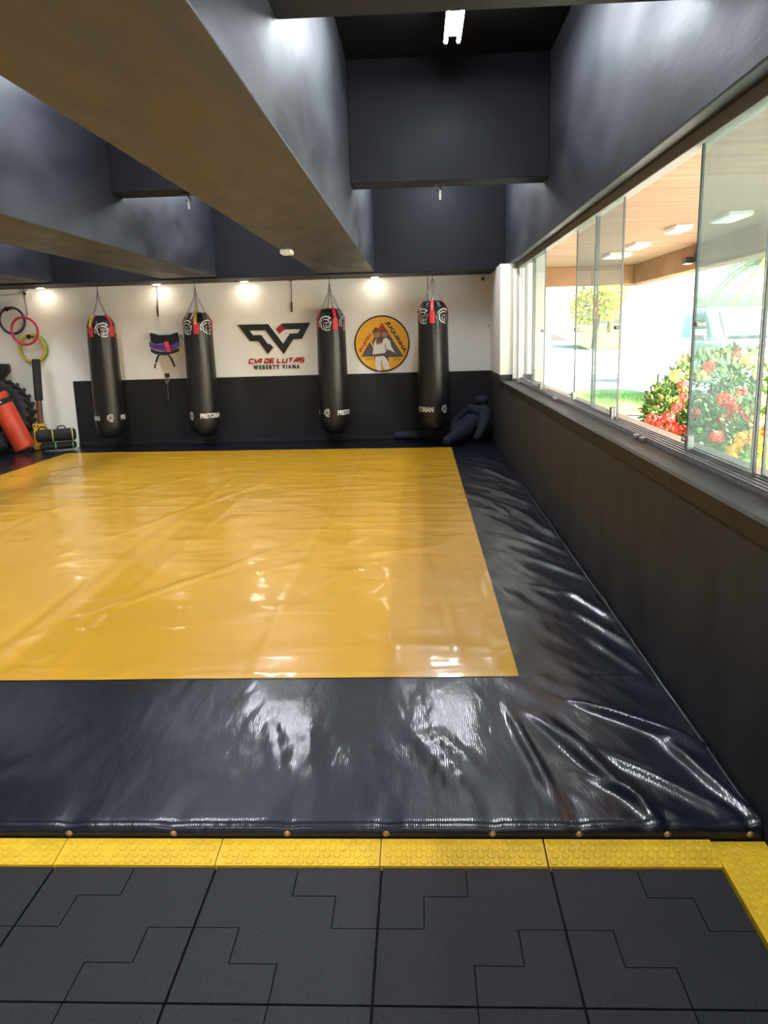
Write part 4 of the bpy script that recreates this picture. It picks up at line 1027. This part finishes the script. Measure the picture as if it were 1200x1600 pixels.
def flower_bush():
    t = thing('ixora_bush', (3.7, 9.7, GZ), 'leafy garden bush with red, orange and yellow flower clusters outside the window', 'bush')
    E1 = [((3.72,10.0,.70),(.72,.62,.60)), ((3.08,9.95,.55),(.27,.34,.34)), ((4.45,10.1,.75),(.75,.62,.58)), ((3.62,9.05,.42),(.55,.60,.40)), ((4.3,9.2,.55),(.7,.7,.50)), ((3.25,9.6,.35),(.35,.4,.30))]
    st = MB()
    for i in range(40):
        x, y = random.uniform(3.0, 4.8), random.uniform(9.0, 10.2); c, r = random.choice(E1)
        st.tube([(x*.6+c[0]*.4, y*.6+c[1]*.4, GZ+.03), ((x+c[0])/2, (y+c[1])/2, c[2]*.7), (c[0]+random.uniform(-.8,.8)*r[0], c[1]+random.uniform(-.8,.8)*r[1], c[2]+random.uniform(-.3,.8)*r[2])], [.014, .010, .004], 5)
    st.build('stems', M['stem'], t)
    lf = MB(); leaf_cloud(lf, E1, 5200, .105); lf.build('foliage', M['leaf'], t, merge=False)
    lp = MB(); leaf_cloud(lp, E1[:3]+E1[:1], 950, .100); p_ = lp.build('young_foliage', M['leaf_pale'], t, merge=False); p_['label'] = 'yellow-green young leaves'
    kinds = {'r': [flower_mesh(M['flower_red'], s) for s in (1, 2)], 'o': [flower_mesh(M['flower_orange'], s) for s in (3, 4)], 'y': [flower_mesh(M['flower_yellow'], s) for s in (5, 6)]}
    FL = [(2.86,9.85,.45,'r',1.2),(2.93,9.80,.40,'r',1.2),(3.0,9.70,.50,'r',1.1),(3.06,9.72,.36,'r',1.3),(3.10,9.66,.62,'r',1.0),(3.13,9.68,.33,'r',1.2),(3.15,9.65,.75,'r',.9),(3.13,9.62,.88,'r',.9),
          (3.27,9.55,.55,'r',1.0),(3.36,9.45,1.10,'r',1.0),(3.66,9.40,1.24,'r',.9),(3.50,9.30,.73,'r',1.2),(3.56,9.28,.67,'r',1.3),(3.62,9.26,.61,'r',1.3),(3.52,9.30,.50,'r',1.3),(3.78,9.20,.54,'r',1.3),
          (3.70,9.3,.80,'r',1.0),(3.86,8.85,.52,'r',1.2),(3.93,8.80,.58,'r',1.2),(3.80,8.75,.44,'r',1.1),(4.15,8.70,.45,'r',1.2),(3.30,8.90,.35,'r',1.1),(4.05,9.2,.75,'r',1.0),
          (3.45,8.55,.36,'o',1.3),(3.56,8.50,.40,'o',1.3),(3.62,8.48,.33,'o',1.3),(3.38,8.60,.24,'o',1.2),(3.70,8.50,.22,'o',1.2),(3.80,8.52,.28,'o',1.2),(3.95,8.55,.20,'o',1.2),(3.88,8.40,.16,'o',1.1),
          (3.80,9.40,1.16,'y',1.3),(3.95,9.45,1.20,'y',1.2),(4.10,9.50,1.22,'y',1.2),(4.30,9.50,1.20,'y',1.2),(3.92,9.38,1.02,'y',1.1),(3.75,8.9,.75,'y',1.1),(3.62,8.65,.55,'y',1.1),(3.05,9.62,1.0,'y',1.1),
          (4.25,9.3,1.0,'y',1.1),(4.05,8.6,.7,'y',1.2),(4.2,8.6,.65,'y',1.1),(3.3,9.5,1.0,'y',.9)]
    for i, (x, y, z, k, s_) in enumerate(FL):
        o = bpy.data.objects.new('flower_cluster', kinds[k][i % 2]); C.objects.link(o); o.parent = t
        o.location = Vector((x*.955, y*.955, 1.55+(z-1.55)*.955)) - Vector(t['_o']); o.scale = (s_*1.2,)*3; o.rotation_euler = (random.uniform(.2,.9), random.uniform(-.4,.4), random.uniform(0,6))
        o['label'] = {'r': 'red', 'o': 'orange', 'y': 'yellow'}[k] + ' flower cluster'
flower_bush()

def palm(x, y, h, r, label, n=22, L=1.7, crown=True):
    t = thing('palm_tree', (x, y, GZ), label, 'palm tree')
    k = max(12, int(h/.11)); prof = []
    for i in range(k+1):
        z = h*i/k; rr = r*(1-.25*i/k); prof += [(rr*1.05, z), (rr*.93, z+h/k*.55)]
    MB().lathe((x, y, GZ+.03), prof, 20).build('trunk', M['palm_trunk'], t, smooth=True)
    top = Vector((x, y, GZ+h)); mb = MB()
    for i in range(n):
        a = 2*PI*i/n*1.0 + random.uniform(-.15,.15); el = random.uniform(-.2, 1.1)
        d = Vector((math.cos(a)*math.cos(el), math.sin(a)*math.cos(el), math.sin(el))); p = []
        for j in range(9):
            s_ = j/8; p.append(top + d*(L*s_) + Vector((0,0,-1))*(L*.75*s_*s_))
        mb.tube(p, [.018*(1-.8*j/8) for j in range(9)], 5)
        for j in range(1, 9):
            tg = (p[j]-p[j-1]).normalized(); sd_ = tg.cross(Vector((0,0,1))).normalized()
            for q in range(3):
                o_ = p[j-1]+(p[j]-p[j-1])*q/3
                for sg in (-1, 1):
                    ll = L*.30*(1-.55*j/8); e = (sd_*sg*.8+tg*.6+Vector((0,0,-.55))).normalized()*ll; wv = tg*.014
                    mb.add([o_-wv, o_+wv, o_+e*.6+wv*.8, o_+e, o_+e*.6-wv*.8], [(0,1,2,3,4)])
    mb.build('fronds', M['frond'], t, merge=False)
palm(2.80, 18.2, 4.4, .16, 'thick ringed palm trunk beyond the veranda column')
palm(8.6, 20.2, 3.0, .12, 'green palm whose fronds hang beside the white pickup', 26, 1.5)

def tree(x, y, gz, h, r, label, mname='leaf_pale'):
    t = thing('hillside_tree', (x, y, gz), label, 'tree', 'yellow-green trees on the hillside')
    tk_ = MB().tube([(x, y, gz), (x+.1, y, gz+h*.35), (x, y, gz+h*.6)], [.28, .22, .12], 8)
    for a in range(5): tk_.tube([(x+.1, y, gz+h*.35), (x+r*.6*math.cos(a*1.26), y+r*.6*math.sin(a*1.26), gz+h*.75)], [.14, .05], 6)
    tk_.build('trunk', M['stem'], t)
    E1 = [((x, y, gz+h*.72), (r, r, h*.28)), ((x-r*.5, y, gz+h*.55), (r*.6, r*.6, h*.2)), ((x+r*.5, y-.4, gz+h*.6), (r*.6, r*.6, h*.2))]
    lf = MB(); leaf_cloud(lf, E1, 1600, r*.28); lf.build('crown', M[mname], t, merge=False)
tree(13.6, 63, GZ+.13, 5.6, 1.5, 'yellow-green tree at the left of the hillside lawn')
tree(18.2, 78, GZ+1.26, 6.0, 1.1, 'slender yellow-green tree in the middle of the hillside lawn')
tree(4.6, 52, GZ, 6.2, 1.8, 'yellow-green tree behind the parked van')

# white pickup parked facing the bush
def pickup():
    x0, y0 = 5.25, 13.4; W = 1.95
    t = thing('pickup_truck', (x0+W/2, y0+2.5, GZ), 'white pickup truck parked behind the flowering bush', 'pickup truck')
    def prof_x(pts, a, b): return MB().prism([(y, z) for y, z in pts], (a, 0, 0), (0,1,0), (0,0,1), b-a)
    z = GZ
    prof_x([(y0+.05,z+.45),(y0,z+.62),(y0+.02,z+.98),(y0+.15,z+1.10),(y0+1.25,z+1.20),(y0+5.2,z+1.20),(y0+5.25,z+.5),(y0+4.6,z+.42),(y0+.6,z+.42)], x0, x0+W).build('body', M['car_white'], t, bevel=.06, seg=3)
    prof_x([(y0+1.20,z+1.18),(y0+1.95,z+1.78),(y0+3.2,z+1.80),(y0+3.45,z+1.18)], x0+.10, x0+W-.10).build('cab', M['car_white'], t, bevel=.06, seg=3)
    ws = MB().add([(x0+.22,y0+1.27,z+1.26),(x0+W-.22,y0+1.27,z+1.26),(x0+W-.30,y0+1.87,z+1.735),(x0+.30,y0+1.87,z+1.735),(x0+.22,y0+1.255,z+1.275),(x0+W-.22,y0+1.255,z+1.275),(x0+W-.30,y0+1.855,z+1.75),(x0+.30,y0+1.855,z+1.75)], [(0,3,2,1),(4,5,6,7),(0,1,5,4),(1,2,6,5),(2,3,7,6),(3,0,4,7)])
    ws.build('windscreen', M['car_glass'], t)
    prof_x([(y0+1.55,z+1.24),(y0+2.0,z+1.68),(y0+3.1,z+1.68),(y0+3.25,z+1.24)], x0+.085, x0+.11).build('side_window', M['car_glass'], t)
    prof_x([(y0+1.22,z+1.215),(y0+1.32,z+1.24),(y0+1.32,z+1.255),(y0+1.20,z+1.23)], x0+.25, x0+W-.25).build('wiper_cowl', M['car_dark'], t)
    for a, sg in ((x0, -1), (x0+W, 1)):
        m_ = MB().box(min(a, a+sg*.26), y0+1.55, z+1.20, max(a, a+sg*.26), y0+1.70, z+1.40).build('mirror', M['car_white'], t, bevel=.04, seg=3)
        MB().box(min(a+sg*.05, a+sg*.245), y0+1.545, z+1.215, max(a+sg*.05, a+sg*.245), y0+1.555, z+1.30).build('mirror_trim', M['car_dark'], m_)
    g = MB().box(x0+.55, y0-.01, z+.70, x0+W-.55, y0+.03, z+.95); gr = g.build('grille', M['car_dark'], t)
    sl = MB()
    for i in range(4): sl.box(x0+.55, y0-.025, z+.73+i*.06, x0+W-.55, y0, z+.75+i*.06)
    sl.build('grille_bars', M['steel'], gr)
    for a in (x0+.12, x0+W-.52): MB().box(a, y0-.012, z+.78, a+.40, y0+.06, z+.95).build('headlamp', M['car_lamp'], t, bevel=.03)
    MB().box(x0-.02, y0-.10, z+.42, x0+W+.02, y0+.12, z+.64).build('bumper', M['car_white'], t, bevel=.04)
    MB().box(x0+.5, y0-.105, z+.46, x0+W-.5, y0-.09, z+.56).build('air_intake', M['car_dark'], t)
    for a in (x0+.12, x0+W-.12):
        for y in (y0+.95, y0+4.2):
            wh = MB().lathe((a-.11, y, z+.36), [(.22, 0), (.34, .0), (.36, .03), (.36, .19), (.34, .22), (.22, .22), (.20, .18), (0, .18)], 28, (1,0,0)).build('wheel', M['tyre'], t, smooth=True)
            MB().lathe((a-.115, y, z+.36), [(0, 0), (.2, .0), (.21, .02), (.21, .1)], 20, (1,0,0)).build('hub', M['steel'], wh, smooth=True)
pickup()
def van(x, y, label):
    W, H, L = 1.9, 2.25, 4.4; z = GZ
    t = thing('parked_van', (x+W/2, y+L/2, z), label, 'van')
    MB().prism([(y,z+.4),(y-.02,z+1.0),(y+.08,z+1.95),(y+.2,z+H),(y+L-.9,z+H),(y+L-.3,z+1.3),(y+L,z+1.1),(y+L,z+.4)], (x, 0, 0), (0,1,0), (0,0,1), W).build('body', M['car_silver'], t, bevel=.08, seg=3)
    MB().obox((x+W/2, y+.02, z+1.62), (1,0,0), (0,.1,1), (0,-1,.1), W/2-.2, .30, .03).build('rear_window', M['car_blue_glass'], t)
    for a in (x+.03, x+W-.23): MB().box(a, y-.03, z+.85, a+.20, y+.1, z+1.30).build('tail_lamp', M['car_red'], t, bevel=.02)
    MB().box(x-.02, y-.10, z+.42, x+W+.02, y+.1, z+.66).build('bumper', M['car_red'], t, bevel=.03)
    MB().box(x+W/2-.26, y-.04, z+.88, x+W/2+.26, y+.02, z+1.0).build('number_plate', M['white_plastic'], t)
    MB().box(x+.2, y+.3, z+H+.02, x+.24, y+2.4, z+H+.07).box(x+W-.24, y+.3, z+H+.02, x+W-.2, y+2.4, z+H+.07).box(x+.2, y+.3, z+H-.02, x+W-.2, y+.36, z+H+.03).build('roof_rack', M['car_dark'], t)
    for a in (x+.1, x+W-.1):
        for yy in (y+.8, y+L-.8): MB().lathe((a-.1, yy, z+.33), [(0, 0), (.31, 0), (.33, .03), (.33, .17), (.31, .2), (0, .2)], 24, (1,0,0)).build('wheel', M['tyre'], t, smooth=True)
van(3.05, 33, 'silver van with blue rear window and red lamps parked far outside')

for o in bpy.data.objects:
    if '_o' in o: del o['_o']
